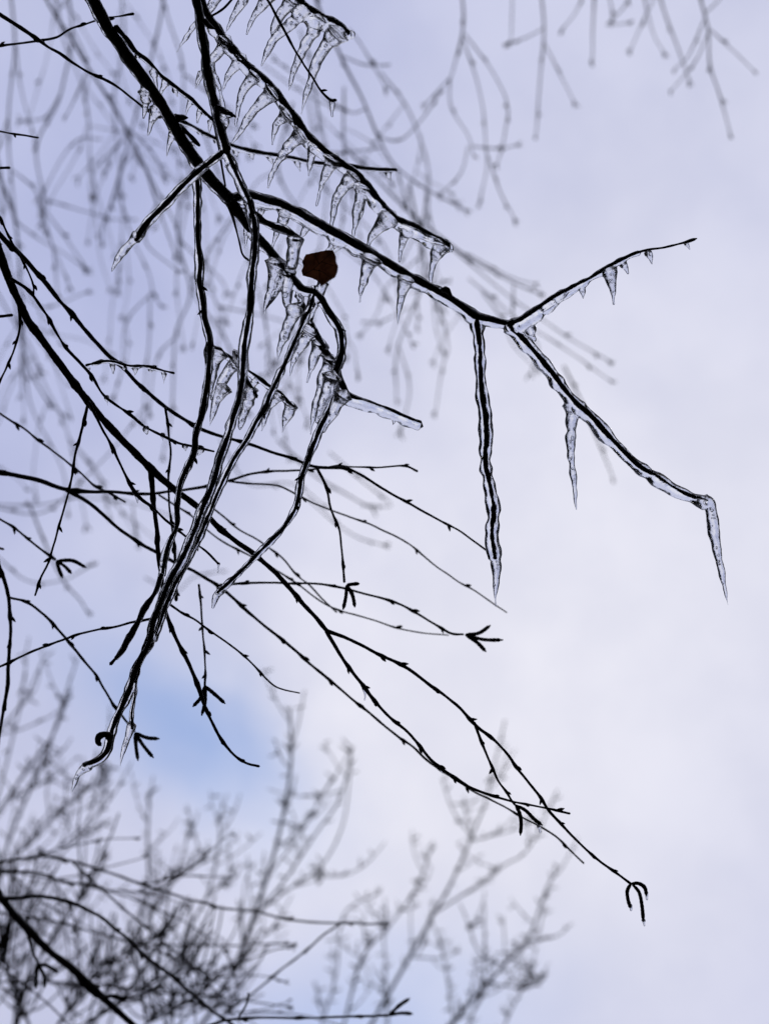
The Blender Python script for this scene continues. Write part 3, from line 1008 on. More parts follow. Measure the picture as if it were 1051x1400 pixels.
lv_, lf_ = [], []
NR = 7
for j in range(1, NR + 1):
    for (x, y) in outl:
        s_ = j / NR
        xx, yy = cx + (x - cx) * s_, cy_ + (y - cy_) * s_
        lv_.append(P(xx, yy, leaf_z(xx, yy)))
no = len(outl)
lv_.append(P(cx, cy_, leaf_z(cx, cy_)))
for a in range(no):
    lf_.append([NR * no, a, (a + 1) % no])
for j in range(NR - 1):
    for a in range(no):
        lf_.append([j * no + a, (j + 1) * no + a, (j + 1) * no + (a + 1) % no, j * no + (a + 1) % no])
leafroot = thing('dead_leaf', 'curled dark brown dead leaf frozen between the iced twigs', 'leaf', P(437, 364, LZ))
ge = Geo()
ge.add(lv_, lf_)
lo = ge.build('blade', LEAF, leafroot, P(437, 364, LZ))
for vein in ([(414, 376), (428, 368), (446, 352), (455, 344)], [(428, 368), (441, 372), (452, 380)], [(436, 361), (432, 352), (430, 347)], [(440, 358), (452, 362), (459, 364)]):
    Av = smooth_path([(x, y, 0.55) for x, y in vein], 2)
    ge = Geo()
    ge.tube(np.array([P(x, y, leaf_z(x, y) - 0.0006) for x, y, _ in Av]), np.linspace(0.55, 0.25, len(Av)) * PX, 6)
    ge.build('vein', VEIN, leafroot, P(*vein[0], LZ))

# ================================================================= BIRCH BRANCHES IN THE MIDDLE DISTANCE
# ---- B1: thickest bare branch
root = thing('birch_branch', 'thickest bare branch sweeping from the picture edge down to two hanging catkin clusters', 'branch', P(-40, 250, 0.1))
Z = 0.09
b1 = make_twig(root, [(-40, 250, 6.5), (-10, 320, 6), (12, 380, 6), (35, 430, 5.6), (75, 488, 5.2), (120, 548, 5.2), (160, 593, 5), (205, 640, 5), (245, 673, 4.6), (280, 702, 4), (320, 738, 3.6), (362, 768, 3.8), (395, 803, 3.2), (425, 838, 3), (447, 862, 3.2)], Z, Z, 'stem', BARK2, buds=110, k=10)
a = make_twig(root, [(447, 862, 2.8), (480, 876, 2.4), (515, 893, 2.3), (555, 912, 2.3), (592, 940, 2.2), (625, 963, 2.2), (648, 988, 2.3), (690, 1028, 2), (722, 1070, 1.9), (765, 1125, 1.8), (805, 1165, 1.7), (840, 1192, 1.7), (862, 1208, 2)], Z, Z, 'twig', BARK2, buds=38)
catkins(a, [[(862, 1208), (857, 1218), (858, 1230), (861, 1240)], [(863, 1208), (873, 1208), (881, 1214), (883, 1225)], [(864, 1209), (873, 1220), (877, 1238), (879, 1260)]])
c_i = Ice(root)
for q in ([(861, 1238), (862, 1245)], [(883, 1220), (884, 1230)], [(879, 1258), (880, 1266)]):
    c_i.icicle(a, q, 3.2, z=Z - 0.003, flare=0.1, tip=1.6, power=0.4)
b = make_twig(root, [(447, 862, 2.6), (470, 902, 2.3), (498, 938, 2.3), (520, 968, 2), (558, 1003, 2), (590, 1040, 2), (625, 1066, 2.2), (650, 1080, 2), (690, 1093, 1.6), (735, 1103, 1.4), (779, 1112, 1.8)], Z, Z, 'twig', BARK2, buds=36)
c_i.icicle(b, [(497, 938), (499, 948), (498, 957)], 3.0, flare=0.5)
c_i.icicle(b, [(603, 1052), (605, 1058)], 2.6, flare=0.5)
c = make_twig(root, [(648, 988, 2.2), (662, 1025, 1.6), (678, 1060, 1.6), (695, 1090, 1.6), (703, 1100, 1.8)], Z, Z - 0.01, 'twig', BARK2, buds=30)
catkins(c, [[(704, 1100), (710, 1112), (712, 1126), (711, 1142)], [(705, 1101), (718, 1108), (730, 1120), (741, 1128)]])
c_i.icicle(c, [(736, 1128), (738, 1138)], 2.6, z=Z - 0.01, flare=0.4, tip=1.4)
d = make_twig(root, [(206, 641, 4.4), (210, 680, 3.3), (214, 720, 3.2), (217, 760, 3.2), (222, 795, 3)], Z, Z + 0.01, 'twig', BARK2, buds=45)
e = make_twig(root, [(222, 795, 2.6), (227, 835, 2.6), (243, 876, 2.8), (260, 910, 2.6), (272, 942, 2.8), (282, 970, 2.2), (298, 1002, 2.1), (315, 1028, 1.8), (335, 1042, 1.5), (354, 1047, 2)], Z + 0.01, Z + 0.02, 'twig', BARK2, buds=26)
f1 = make_twig(root, [(228, 842, 2), (195, 849, 1.7), (150, 857, 1.6), (100, 870, 1.6), (50, 888, 1.6), (0, 912, 1.6), (-30, 925, 1.6)], Z + 0.01, Z + 0.07, 'twig', BARK2, buds=42)
f2 = make_twig(root, [(225, 820, 1.8), (255, 842, 1.5), (295, 868, 1.4), (335, 898, 1.3), (368, 932, 1.3), (385, 942, 1.2), (410, 947, 1.1)], Z + 0.01, Z + 0.06, 'twig', BARK2, buds=40)
f3 = make_twig(root, [(120, 551, 2.4), (113, 580, 1.9), (105, 615, 1.8), (99, 652, 1.6), (88, 700, 1.5), (72, 752, 1.4), (48, 815, 1.6)], Z, Z + 0.03, 'twig', BARK2, buds=34)
f4 = make_twig(root, [(121, 550, 2.4), (136, 578, 1.9), (152, 605, 1.9), (165, 632, 1.8), (185, 672, 2.2), (215, 700, 1.7), (245, 725, 1.6), (275, 748, 1.4), (300, 770, 1.6)], Z - 0.02, Z - 0.05, 'twig', BARK, buds=36)
c_i.icicle(f4, [(299, 769), (299, 776), (298, 783)], 3.2, flare=0.4)
c_i.icicle(f4, [(186, 675), (188, 681), (188, 687)], 3.4, flare=0.5)
c_i.icicle(b1, [(163, 598), (164, 605)], 3.2, flare=0.6)
f5 = make_twig(root, [(27, 418, 2.2), (28, 445, 1.6), (20, 475, 1.4), (8, 505, 1.3), (-8, 545, 1.3)], Z, Z, 'twig', BARK2, buds=28)
f6 = make_twig(root, [(15, 382, 2.4), (40, 398, 2.2), (62, 428, 2.2), (85, 467, 2), (118, 505, 2.2), (143, 540, 2), (170, 562, 1.8), (200, 584, 1.8), (232, 600, 1.6), (262, 610, 1.7), (293, 617, 1.6)], Z - 0.02, Z - 0.07, 'twig', BARK, buds=44)
for q in ([(145, 541), (148, 555)], [(200, 584), (201, 593)], [(222, 593), (223, 602)], [(253, 608), (254, 617)], [(277, 613), (271, 622)]):
    c_i.icicle(f6, q, 4.6, flare=0.5, power=0.8)
f7 = make_twig(root, [(118, 500, 1.8), (130, 497, 1.4), (150, 494, 1.3), (180, 500, 1.4), (205, 502, 1.4), (225, 507, 1.4), (238, 510, 1.8)], Z - 0.04, Z - 0.06, 'twig', BARK, buds=30)
for q in ([(122, 502), (121, 505)], [(154, 497), (155, 511)], [(170, 500), (170, 507)], [(185, 502), (185, 513)], [(205, 504), (208, 509)], [(225, 509), (224, 524)]):
    c_i.icicle(f7, q, 3.8, flare=0.4, power=0.8)
c_i.sheath(f7, 2.4, 0.1, 0.9, 0.6, 0.1)
f8 = make_twig(root, [(-20, 262, 1.6), (0, 298, 1.6), (12, 325, 1.5), (28, 352, 1.4), (42, 378, 1.2), (46, 392, 1.3), (45, 406, 1.6)], Z - 0.02, Z - 0.02, 'twig', BARK, buds=30)
TOT += c_i.build()
g4 = make_twig(root, [(272, 800, 1.6), (276, 840, 1.3), (279, 880, 1.3), (280, 915, 1.2), (281, 938, 1.6)], Z + 0.16, Z + 0.06, 'twig', BARK2, buds=34)
catkins(g4, [(308, 962), (276, 978), (264, 966)])

# ---- B2
root = thing('birch_branch', 'slim bare branch crossing behind the iced twigs, its end sloping past the hanging ice-tipped twig', 'branch', P(-40, 280, 0.12))
Z = 0.14
b2 = make_twig(root, [(-40, 275, 4), (0, 320, 3.6), (38, 358, 3.4), (88, 418, 3), (132, 468, 2.8), (170, 505, 2.6), (226, 557, 2.6), (280, 588, 2.4), (345, 609, 2.2), (400, 627, 2), (432, 638, 2.2), (480, 643, 1.9), (523, 668, 1.7), (570, 695, 1.6), (620, 722, 1.4), (672, 757, 1.3)], Z, Z + 0.06, 'stem', BARK2, buds=52)
h1 = make_twig(root, [(432, 638, 2), (446, 664, 1.7), (452, 695, 1.6), (463, 725, 1.6), (469, 765, 1.5), (471, 795, 1.8)], Z + 0.04, Z + 0.04, 'twig', BARK2, buds=36)
catkins(h1, [(491, 798), (469, 833), (485, 830)], base=(474, 800))
h2 = make_twig(root, [(440, 640, 1.6), (480, 638, 1.3), (520, 640, 1.2), (552, 638, 1.2), (570, 645, 1.6)], Z + 0.05, Z + 0.1, 'twig', BARK2, buds=30)
h3 = make_twig(root, [(227, 558, 2), (231, 595, 1.6), (234, 620, 1.6), (231, 650, 1.6), (232, 690, 1.5), (235, 712, 1.5), (238, 740, 1.8), (240, 790, 2.6), (240, 820, 2.6)], Z, Z + 0.05, 'twig', BARK2, buds=40)

# ---- B4 : softer branches
root = thing('birch_branch', 'softly blurred bare branch forking near the edge into one level and one sloping arm', 'branch', P(-40, 640, 0.35))
Z = 0.33
b4 = make_twig(root, [(-40, 640, 3.6), (0, 646, 3.4), (48, 655, 3.2), (95, 670, 3), (150, 673, 2.2), (210, 675, 2), (265, 667, 1.9), (310, 658, 1.7), (345, 648, 1.6), (400, 643, 1.4), (445, 640, 1.3)], Z, Z, 'stem', BARK2, buds=60)
k1 = make_twig(root, [(92, 670, 2.8), (128, 692, 2.6), (160, 722, 2.5), (205, 750, 2.3), (250, 775, 2.2), (297, 800, 2.2), (340, 838, 2.1), (390, 878, 2), (440, 920, 1.9), (490, 962, 1.8), (550, 1012, 1.7), (600, 1052, 1.6), (650, 1082, 1.5), (700, 1110, 1.3), (758, 1143, 1.3), (798, 1179, 1.3)], Z, Z, 'twig', BARK2, buds=46)
k2 = make_twig(root, [(300, 800, 2), (335, 798, 1.7), (385, 797, 1.6), (440, 798, 1.6), (495, 811, 1.6), (545, 826, 1.6), (590, 850, 1.5), (615, 866, 1.6), (634, 867, 1.5)], Z - 0.03, Z, 'twig', BARK2, buds=48)
catkins(k2, [(670, 855), (687, 875), (664, 891)], base=(636, 868))
k3 = make_twig(root, [(312, 658, 1.6), (345, 661, 1.4), (380, 665, 1.4), (420, 684, 1.3), (470, 704, 1.3), (525, 726, 1.3), (557, 742, 1.2), (600, 778, 1.1), (645, 805, 1), (692, 838, 1)], Z + 0.05, Z + 0.12, 'twig', BARK2, buds=48)
k4 = make_twig(root, [(218, 676, 1.4), (260, 705, 1.2), (300, 738, 1.2), (345, 762, 1.2), (405, 797, 1.2), (450, 828, 1.1), (500, 845, 1.1), (560, 862, 1), (612, 868, 1)], Z + 0.10, Z + 0.16, 'twig', BARK2, buds=50)
k5 = make_twig(root, [(285, 690, 1.4), (330, 725, 1.2), (370, 750, 1.2), (410, 790, 1.2), (460, 838, 1.1)], Z + 0.1, Z + 0.16, 'twig', BARK2, buds=45)

# ---- left edge pieces
root = thing('birch_twig', 'bare twig hanging straight along the picture edge with a sloping side twig ending in catkins', 'twig', P(-8, 700, 0.3))
Z = 0.28
l1 = make_twig(root, [(-14, 700, 3), (-2, 765, 2.8), (10, 810, 2.6), (15, 850, 2.4), (14, 890, 2.2), (9, 940, 2.6), (3, 985, 2), (-4, 1030, 1.8)], Z, Z, 'stem', BARK2, buds=50)
l2 = make_twig(root, [(12, 815, 2), (48, 830, 1.8), (80, 862, 1.8), (110, 896, 1.8), (140, 936, 1.6), (165, 975, 1.6), (183, 1000, 1.6)], Z, Z + 0.06, 'twig', BARK2, buds=42)
catkins(l2, [(218, 1010), (189, 1040), (210, 1036)], base=(185, 1002))
root = thing('birch_twig', 'thin blurred twig sloping gently with a thickened dark end, high on the picture edge', 'twig', P(-40, 535, 0.4))
make_twig(root, [(-40, 532, 1.6), (0, 565, 1.5), (40, 592, 1.5), (85, 625, 1.4), (125, 660, 1.4), (150, 675, 1.6), (170, 688, 1.4)], 0.40, 0.40, 'stem', BARK2, buds=36)
root = thing('birch_twig', 'thin blurred twig ending in three short catkins beside the hanging iced twigs', 'twig', P(-40, 685, 0.4))
m1 = make_twig(root, [(-40, 685, 1.6), (0, 708, 1.5), (28, 728, 1.5), (55, 750, 1.5), (76, 766, 1.8)], 0.38, 0.38, 'stem', BARK2, buds=34)
catkins(m1, [(118, 776), (86, 790), (98, 784)], base=(78, 767))
root = thing('birch_twig', 'tiny bud-tipped stub of a twig low on the picture edge', 'twig', P(-30, 748, 0.4))
make_twig(root, [(-30, 742, 1.6), (-4, 748, 1.5), (7, 750, 1.8)], 0.4, 0.4, 'stem', BARK2)

# ================================================================= FAR BIRCH SPRAYS (top, out of focus)
FARC = catkin_mesh(0.026, 0.0022, 0.15)


def far_spray(label, twigs, z, group='pendulous birch sprays far behind the iced twigs', tuft=True, r=(3.6, 1.8)):
    z = z * 1.3
    root = thing('birch_spray', label, 'branch', P(twigs[0][0][0], twigs[0][0][1], z), group)
    s = (D0 + z) / D0
    for i, tw in enumerate(twigs):
        zz = z + random.uniform(-0.25, 0.25) if i else z
        n = len(tw)
        w = r if i == 0 else (r[1] * 1.15, r[1] * 0.85)
        pts = [(x, y, (w[0] + (w[1] - w[0]) * j / (n - 1)) * 0.46) for j, (x, y) in enumerate(tw)]
        t_ = make_twig(root, pts, z, zz if i else z, 'stem' if i == 0 else 'twig', BARKFAR, buds=60, step=7, k=5, budscale=0.9, jit=1.0)
        if tuft:
            for q in range(3):
                d = t_.T[-1] + np.array([random.uniform(-.55, .55) for _ in range(3)])
                place(FARC, 'catkin', t_.o, t_.C[-1], d, 0, random.uniform(0.6, 1.0) * s * 0.38)


far_spray('blurred birch spray hanging from the upper edge above the comb of icicles, many-branched', [
    [(628, -60), (633, 0), (632, 45), (624, 78), (614, 108)], [(614, 108), (600, 125), (583, 142)], [(614, 108), (618, 150), (640, 190), (647, 212)],
    [(633, 50), (645, 90), (660, 140), (664, 190), (665, 230), (655, 277)], [(634, 48), (670, 95), (690, 130), (694, 158)], [(694, 150), (690, 190), (681, 222)],
    [(662, 200), (685, 265), (700, 298)], [(640, 200), (630, 235), (605, 262)], [(647, 200), (680, 205), (704, 200)]], 3.3)
far_spray('blurred birch spray hanging from the upper edge with one long drooping tip', [
    [(738, -60), (742, 0), (742, 60), (738, 110), (733, 182)], [(743, 55), (765, 100), (783, 138)], [(744, 38), (720, 50), (697, 58)], [(700, -60), (700, 0), (698, 55)]], 3.6)
far_spray('blurred birch spray of three short dangling tips at the upper edge', [
    [(812, -60), (812, 0), (810, 45), (808, 80)], [(810, -40), (790, 10), (770, 35)], [(815, -40), (832, 0), (838, 32), (856, 32)]], 3.7)
far_spray('blurred birch spray in the upper corner with a tip drooping lowest of all beside it', [
    [(945, -60), (955, -5), (966, 40), (970, 90), (985, 130), (997, 182)], [(966, 40), (1000, 65), (1030, 96)], [(962, 25), (940, 75), (923, 92)], [(968, 45), (950, 85), (918, 122)], [(960, 20), (985, -5), (1000, -40)]], 3.3)
far_spray('blurred birch spray with knobbly tips between two others at the upper edge', [
    [(890, -60), (902, -5), (920, 50), (942, 108)], [(898, -10), (880, 25), (862, 68)], [(875, -40), (890, 40), (906, 70)], [(870, -50), (860, 0), (836, 28)]], 3.8)
far_spray('long dark blurred birch spray slanting down behind the comb of icicles', [
    [(420, -60), (440, 20), (467, 78), (490, 127), (517, 187), (540, 227), (583, 257), (635, 285)], [(478, 40), (495, 62), (527, 118)], [(467, 78), (500, 88), (520, 90)], [(517, 187), (550, 190), (585, 150), (600, 130)],
    [(500, 150), (470, 150), (380, 85)], [(545, 230), (560, 290), (575, 340)], [(520, 200), (470, 210), (430, 205)], [(583, 257), (575, 300), (555, 350)]], 3.0, r=(5.2, 2.0))
far_spray('blurred birch spray sloping beyond the forked iced twigs, two tips almost side by side', [
    [(470, 200), (560, 290), (640, 350), (700, 385), (735, 400)], [(600, 325), (690, 400), (760, 450), (830, 493)], [(640, 380), (700, 430), (760, 470), (830, 517)], [(640, 350), (700, 380), (728, 388)],
    [(660, 400), (690, 440), (700, 470), (730, 500)], [(700, 385), (705, 440), (735, 470), (725, 510)]], 3.4)
far_spray('small blurred birch tip hanging alone below the fork of the iced branch', [
    [(770, 500), (800, 560), (820, 605), (838, 650)]], 3.9)
far_spray('faint blurred birch spray hanging in the gap beyond the brown leaf', [
    [(560, 250), (580, 370), (545, 470), (540, 545)], [(578, 370), (600, 420), (612, 475), (605, 500), (594, 560)], [(560, 400), (580, 395), (610, 385)], [(560, 420), (520, 440), (500, 440)], [(545, 470), (560, 530), (548, 590)], [(575, 350), (530, 390), (518, 428), (495, 455)]], 4.2)
far_spray('dark blurred birch spray slanting behind the upper bare twigs', [
    [(40, -60), (75, 20), (120, 90), (165, 165), (195, 222), (215, 275), (240, 345)], [(165, 165), (210, 210), (225, 240)], [(195, 222), (230, 290), (250, 330)], [(75, 20), (100, -10), (110, -40)], [(120, 100), (95, 150), (90, 160)],
    [(215, 275), (200, 330), (245, 370)]], 2.8, r=(5.0, 2.0))
names = ['beside the thickest bare branch', 'around the corner twigs', 'behind the long hanging iced twig', 'below the corner stubs', 'between the two long iced twigs', 'behind the hanging hook twig', 'behind the scalloped iced twig', 'near the catkin pair on the edge']
specs = [
    [[(10, -60), (20, 60), (12, 150), (15, 230), (22, 300)], [(20, 60), (30, 120), (50, 190)], [(15, 230), (50, 260), (58, 300), (95, 390)], [(12, 160), (-10, 240), (-20, 300)], [(50, 260), (70, 330), (80, 400)]],
    [[(80, -60), (100, 40), (85, 120), (52, 200), (60, 270), (58, 290)], [(100, 40), (120, 90), (118, 130)], [(85, 120), (65, 160), (30, 165)], [(60, 270), (120, 290), (150, 300), (180, 300)], [(58, 280), (100, 340), (118, 365)], [(140, 190), (100, 195), (55, 270)]],
    [[(230, -60), (215, 40), (160, 250), (140, 310), (140, 330)], [(170, 190), (130, 230), (128, 265)], [(160, 250), (175, 310), (200, 365), (210, 400), (220, 415)], [(200, 100), (210, 160), (235, 200)], [(210, 400), (172, 440), (168, 500), (158, 540)], [(205, 400), (203, 480), (195, 570)]],
    [[(-30, 180), (20, 300), (30, 400), (33, 480), (60, 540), (85, 565)], [(30, 400), (60, 420), (115, 400)], [(33, 480), (45, 560), (85, 640), (95, 700)], [(20, 300), (60, 330), (118, 365)]],
    [[(250, 240), (245, 330), (262, 400), (240, 460), (235, 560), (225, 620)], [(262, 400), (290, 440), (310, 470), (320, 490)], [(240, 460), (215, 490), (205, 560)], [(245, 330), (300, 380), (310, 400)], [(300, 440), (330, 520), (340, 560)], [(300, 420), (390, 440), (400, 470)]],
    [[(40, 690), (80, 780), (110, 820), (118, 835)], [(-20, 745), (30, 790), (80, 795), (125, 775)], [(-20, 690), (60, 690), (110, 680), (180, 690), (230, 705)], [(180, 690), (185, 720), (190, 745)], [(-20, 690), (60, 700), (130, 640), (195, 560)]],
    [[(400, 140), (380, 230), (410, 300), (400, 350)], [(380, 230), (350, 250), (325, 300)], [(360, 90), (420, 130), (470, 150)], [(390, 170), (440, 250), (520, 330), (545, 400)], [(420, 130), (440, 210), (480, 250)]],
    [[(380, 600), (430, 650), (480, 680), (510, 695)], [(450, 620), (500, 660), (535, 690), (505, 690)], [(420, 680), (480, 730), (520, 745)], [(300, 600), (340, 660), (400, 660), (440, 690)], [(200, 790), (240, 810), (265, 790), (300, 780)]],
]
for nm, sp in zip(names, specs):
    far_spray('pale blurred birch spray with drooping tips ' + nm, sp, random.uniform(3.2, 4.4))


# a veil of finer drooping sprays
def droop(x, y, L, ang, n=5):
    """kinked twig path that droops as it goes"""
    pts = [(x, y)]
    for _ in range(n):
        ang += random.uniform(-0.24, 0.24) + (math.pi / 2 - ang) * 0.13
        x += math.cos(ang) * L / n
        y += math.sin(ang) * L / n
        pts.append((x, y))
    return pts


veil = [((60, -60), 420, 1.0, 'behind the crossing corner twigs'), ((150, -60), 460, 1.3, 'threading behind the thick iced branch'),
        ((210, -40), 520, 1.2, 'passing behind the iced tip of the short slanting arm'), ((410, 40), 420, 1.2, 'seen just under the comb of icicles'),
        ((470, 120), 380, 1.3, 'seen between the leaf and the pair of lower icicles'), ((520, 100), 360, 0.9, 'reaching toward the fork of the iced branch'), ((-40, 120), 460, 0.9, 'crossing the thickest bare branch'),
        ((-40, 330), 420, 0.8, 'low behind the level bare branch'), ((280, 180), 420, 1.25, 'hanging between the two long iced twigs and the leaf')]
for (x, y), L, ang, nm in veil:
    tws = [droop(x, y, L, ang, 7)]
    for q in range(6):
        bx, by = random.choice(tws[0][1:-1])
        tws.append(droop(bx, by, random.uniform(70, 190), random.uniform(0.2, 2.6), 4))
    for q in range(4):
        bx, by = random.choice(random.choice(tws[1:])[1:])
        tws.append(droop(bx, by, random.uniform(40, 90), random.uniform(0.4, 2.6), 3))
    far_spray('fine blurred birch spray ' + nm, tws, random.uniform(3.0, 4.8), r=(2.7, 1.2))


# ================================================================= TREES BEHIND, BELOW
def sprigs(ge, C, R, tscale, n, gen=0, up=0.5, knob=1.0):
    """side sprigs that turn upward, and short knobbly spurs"""
    T = np.gradient(C, axis=0)
    T /= np.linalg.norm(T, axis=1)[:, None]
    m = len(C)
    for q in range(n):
        i = int(random.uniform(0.12, 0.98) * (m - 1))
        L = tscale * random.uniform(0.4, 1.1)
        d = T[i] * 0.6 + np.array([random.uniform(-1, 1), random.uniform(-0.7, 0.7), random.uniform(-0.5, 0.8)]) * 0.9
        d /= np.linalg.norm(d)
        pts = [C[i]]
        st = 6
        for k_ in range(st):
            d = d + np.array([random.uniform(-.15, .15), random.uniform(-.15, .15), up * 0.28])
            d /= np.linalg.norm(d)
            pts.append(pts[-1] + d * L / st)
        pts = np.array(pts)
        rr = np.linspace(max(0.0028, min(R[i] * 0.4, 0.0045)), 0.002, st + 1)
        ge.tube(pts, rr, 4)
        spurs(ge, pts, rr, int((2 + L * 7) * knob))
        if gen < 1 and L > 0.35:
            sprigs(ge, pts, rr, tscale * 0.5, 2, gen + 1, up, knob)


def spurs(ge, C, R, n):
    m = len(C)
    for q in range(n):
        u = random.uniform(0.1, 1) * (m - 1)
        i = min(int(u), m - 2)
        p = C[i] + (C[i + 1] - C[i]) * (u - i)
        d = np.array([random.uniform(-1, 1), random.uniform(-1, 1), random.uniform(-0.2, 1)])
        d /= np.linalg.norm(d)
        L = random.uniform(0.022, 0.055)
        ge.tube(np.array([p, p + d * L * 0.6, p + d * L]), np.array([0.0024, 0.0038, 0.0017]), 4)


def tree(label, trunk_xy, limbs, z, sp=7, tsc=0.5, knob=1.0, group='bare trees beyond the branches'):
    """limbs: photograph polylines; trunk stands on the ground below the frame"""
    z = z * 0.72
    d0 = D0 + z
    bx = P(trunk_xy[0], trunk_xy[1], z)
    foot = np.array([bx[0] + random.uniform(-0.3, 0.3), bx[1] + 0.1, -0.05])
    root = thing('bare_tree', label, 'tree', foot, group)
    ge = Geo()
    mid = (foot + bx) / 2 + np.array([0.12, 0.05, 0])
    A = smooth_path([(*foot, .11), (*mid, .085), (*bx, .05)], 0.2)
    ge.tube(A[:, :3], A[:, 3], 8, 0.1)
    ge.build('trunk', BARKFAR, root, foot)
    cr = Geo()
    first = None
    for (pts, r0, r1) in limbs:
        n = len(pts)
        A = smooth_path([(x, y, r0 + (r1 - r0) * i / (n - 1)) for i, (x, y) in enumerate(pts)], 12)
        zz = z + sm_noise(len(A), 12, 0.25)
        zz = z + (zz - zz[0])
        C = np.array([P(x, y, q) for (x, y, _), q in zip(A, zz)])
        R = A[:, 2] * PX * d0 / D0 * 0.58
        # join to the trunk head
        g2 = Geo()
        if pts[0][1] >= 1395:
            C = np.vstack([bx, (bx * 0.5 + C[0] * 0.5), C])
            R = np.concatenate([[R[0] * 1.2, R[0] * 1.1], R])
        g2.tube(C, R, 6, 0.08)
        g2.build('limb', BARKFAR, root, C[0])
        L = np.linalg.norm(np.diff(C, axis=0), axis=1).sum()
        sprigs(cr, C, R, tsc * 0.6, max(2, int(sp * 1.1 * L)), knob=knob)
        spurs(cr, C, R, int(12 * L * knob))
    o = cr.build('crown', BARKFAR, root, bx)
    o['kind'] = 'stuff'


tree('bare tree with slender upright limbs rising highest into the blue gap', (240, 1640), [
    ([(262, 1420), (300, 1365), (332, 1295), (345, 1258), (368, 1190), (386, 1120), (398, 1040), (396, 968)], 5.5, 2.4),
    ([(345, 1258), (388, 1205), (430, 1142), (465, 1090), (482, 1022)], 3, 1.6), ([(348, 1250), (400, 1212), (442, 1180), (470, 1122), (480, 1040)], 2.6, 1.5),
    ([(372, 1190), (410, 1140), (455, 1062)], 2.6, 1.6), ([(420, 1197), (470, 1197), (500, 1182)], 2, 1.4),
    ([(300, 1400), (330, 1340), (330, 1270), (325, 1230)], 3, 1.6), ([(320, 1330), (360, 1280), (380, 1265)], 2.5, 1.5)], 8.5, 3.0, 0.45)
tree('bare tree with a forked upright limb in the middle of the lower edge', (480, 1640), [
    ([(497, 1420), (530, 1360), (560, 1308), (590, 1254), (620, 1200), (650, 1130), (665, 1090), (690, 985)], 4.6, 1.6),
    ([(590, 1250), (650, 1212), (690, 1182), (722, 1160), (762, 1080)], 2.6, 1.4), ([(470, 1400), (495, 1310), (530, 1268), (570, 1212), (592, 1150)], 3, 1.5),
    ([(650, 1150), (620, 1110), (604, 1065)], 2, 1.3), ([(640, 1150), (700, 1135), (735, 1120)], 1.8, 1.2), ([(560, 1308), (600, 1310), (630, 1300)], 2, 1.3),
    ([(440, 1400), (460, 1330), (470, 1250), (520, 1220)], 2.4, 1.4), ([(530, 1400), (525, 1290), (520, 1250)], 2.2, 1.4)], 9.5, 2.2, 0.40)
tree('bare tree with low spreading limbs, last to the side of the lower edge', (600, 1640), [
    ([(600, 1420), (650, 1362), (690, 1318), (722, 1282), (748, 1212), (765, 1190)], 4.4, 1.6), ([(690, 1320), (655, 1302), (640, 1262), (628, 1235)], 2.4, 1.4),
    ([(722, 1286), (760, 1280), (782, 1262)], 2.4, 1.3), ([(670, 1345), (720, 1350), (745, 1335)], 2, 1.3), ([(640, 1400), (660, 1340), (662, 1235)], 2.4, 1.4),
    ([(620, 1400), (610, 1330), (600, 1280)], 2.2, 1.3), ([(690, 1400), (715, 1350), (740, 1335)], 2, 1.3)], 9.0, 2.6, 0.35)
tree('bare tree leaning in at the picture edge with feathery plumes beside the hanging twig', (-60, 1640), [
    ([(-40, 1400), (-10, 1230), (20, 1130), (60, 1040), (85, 965), (106, 900)], 5, 1.6), ([(-10, 1120), (40, 1050), (75, 1000), (98, 940)], 3, 1.6), ([(-20, 1020), (30, 962), (60, 900)], 3, 1.5),
    ([(0, 1200), (60, 1130), (130, 1072)], 3, 1.5), ([(20, 1400), (50, 1200), (120, 1122), (140, 1030)], 3.4, 1.5), ([(60, 1190), (130, 1120), (150, 1050)], 2.4, 1.4), ([(-30, 1180), (0, 1080), (20, 1000), (30, 960)], 3, 1.5), ([(60, 1130), (100, 1090), (125, 1075)], 2, 1.3)], 7.5, 4.5, 0.5)
tree('bare tree with many short upright twigs behind the tangle in the lower corner', (130, 1640), [
    ([(120, 1420), (160, 1330), (200, 1230), (202, 1150), (204, 1082)], 4, 2.2), ([(150, 1400), (185, 1290), (240, 1195), (262, 1120)], 3.4, 1.6), ([(230, 1400), (250, 1290), (285, 1220), (300, 1150), (298, 1110)], 3.4, 1.6),
    ([(240, 1195), (275, 1180), (285, 1150)], 2.2, 1.4), ([(285, 1220), (320, 1200), (332, 1180)], 2, 1.3), ([(100, 1400), (110, 1260), (150, 1160)], 3, 1.5), ([(200, 1230), (230, 1200), (250, 1190)], 2, 1.3)], 9.0, 5.0, 0.42)
tree('low dense bare tree filling the lower corner with fine tangled twigs', (40, 1640), [
    ([(20, 1420), (40, 1340), (80, 1270), (120, 1220)], 5, 2), ([(40, 1400), (10, 1320), (20, 1250)], 4, 2), ([(80, 1400), (130, 1330), (190, 1290), (230, 1280)], 4, 2), ([(120, 1400), (180, 1360), (240, 1330), (300, 1330)], 4, 2),
    ([(-20, 1400), (-5, 1300), (40, 1220)], 4, 2), ([(60, 1340), (100, 1350), (170, 1340)], 3, 1.6), ([(200, 1400), (240, 1370), (300, 1385)], 3, 1.6)], 4.2, 22, 0.45, knob=0.12)

# ---- finer birch tangle in the lower corner
def arc(x, y, L, ang, turn, n=6):
    pts = [(x, y)]
    for _ in range(n):
        ang += turn / n + random.uniform(-0.12, 0.12)
        x += math.cos(ang) * L / n
        y += math.sin(ang) * L / n
        pts.append((x, y))
    return pts


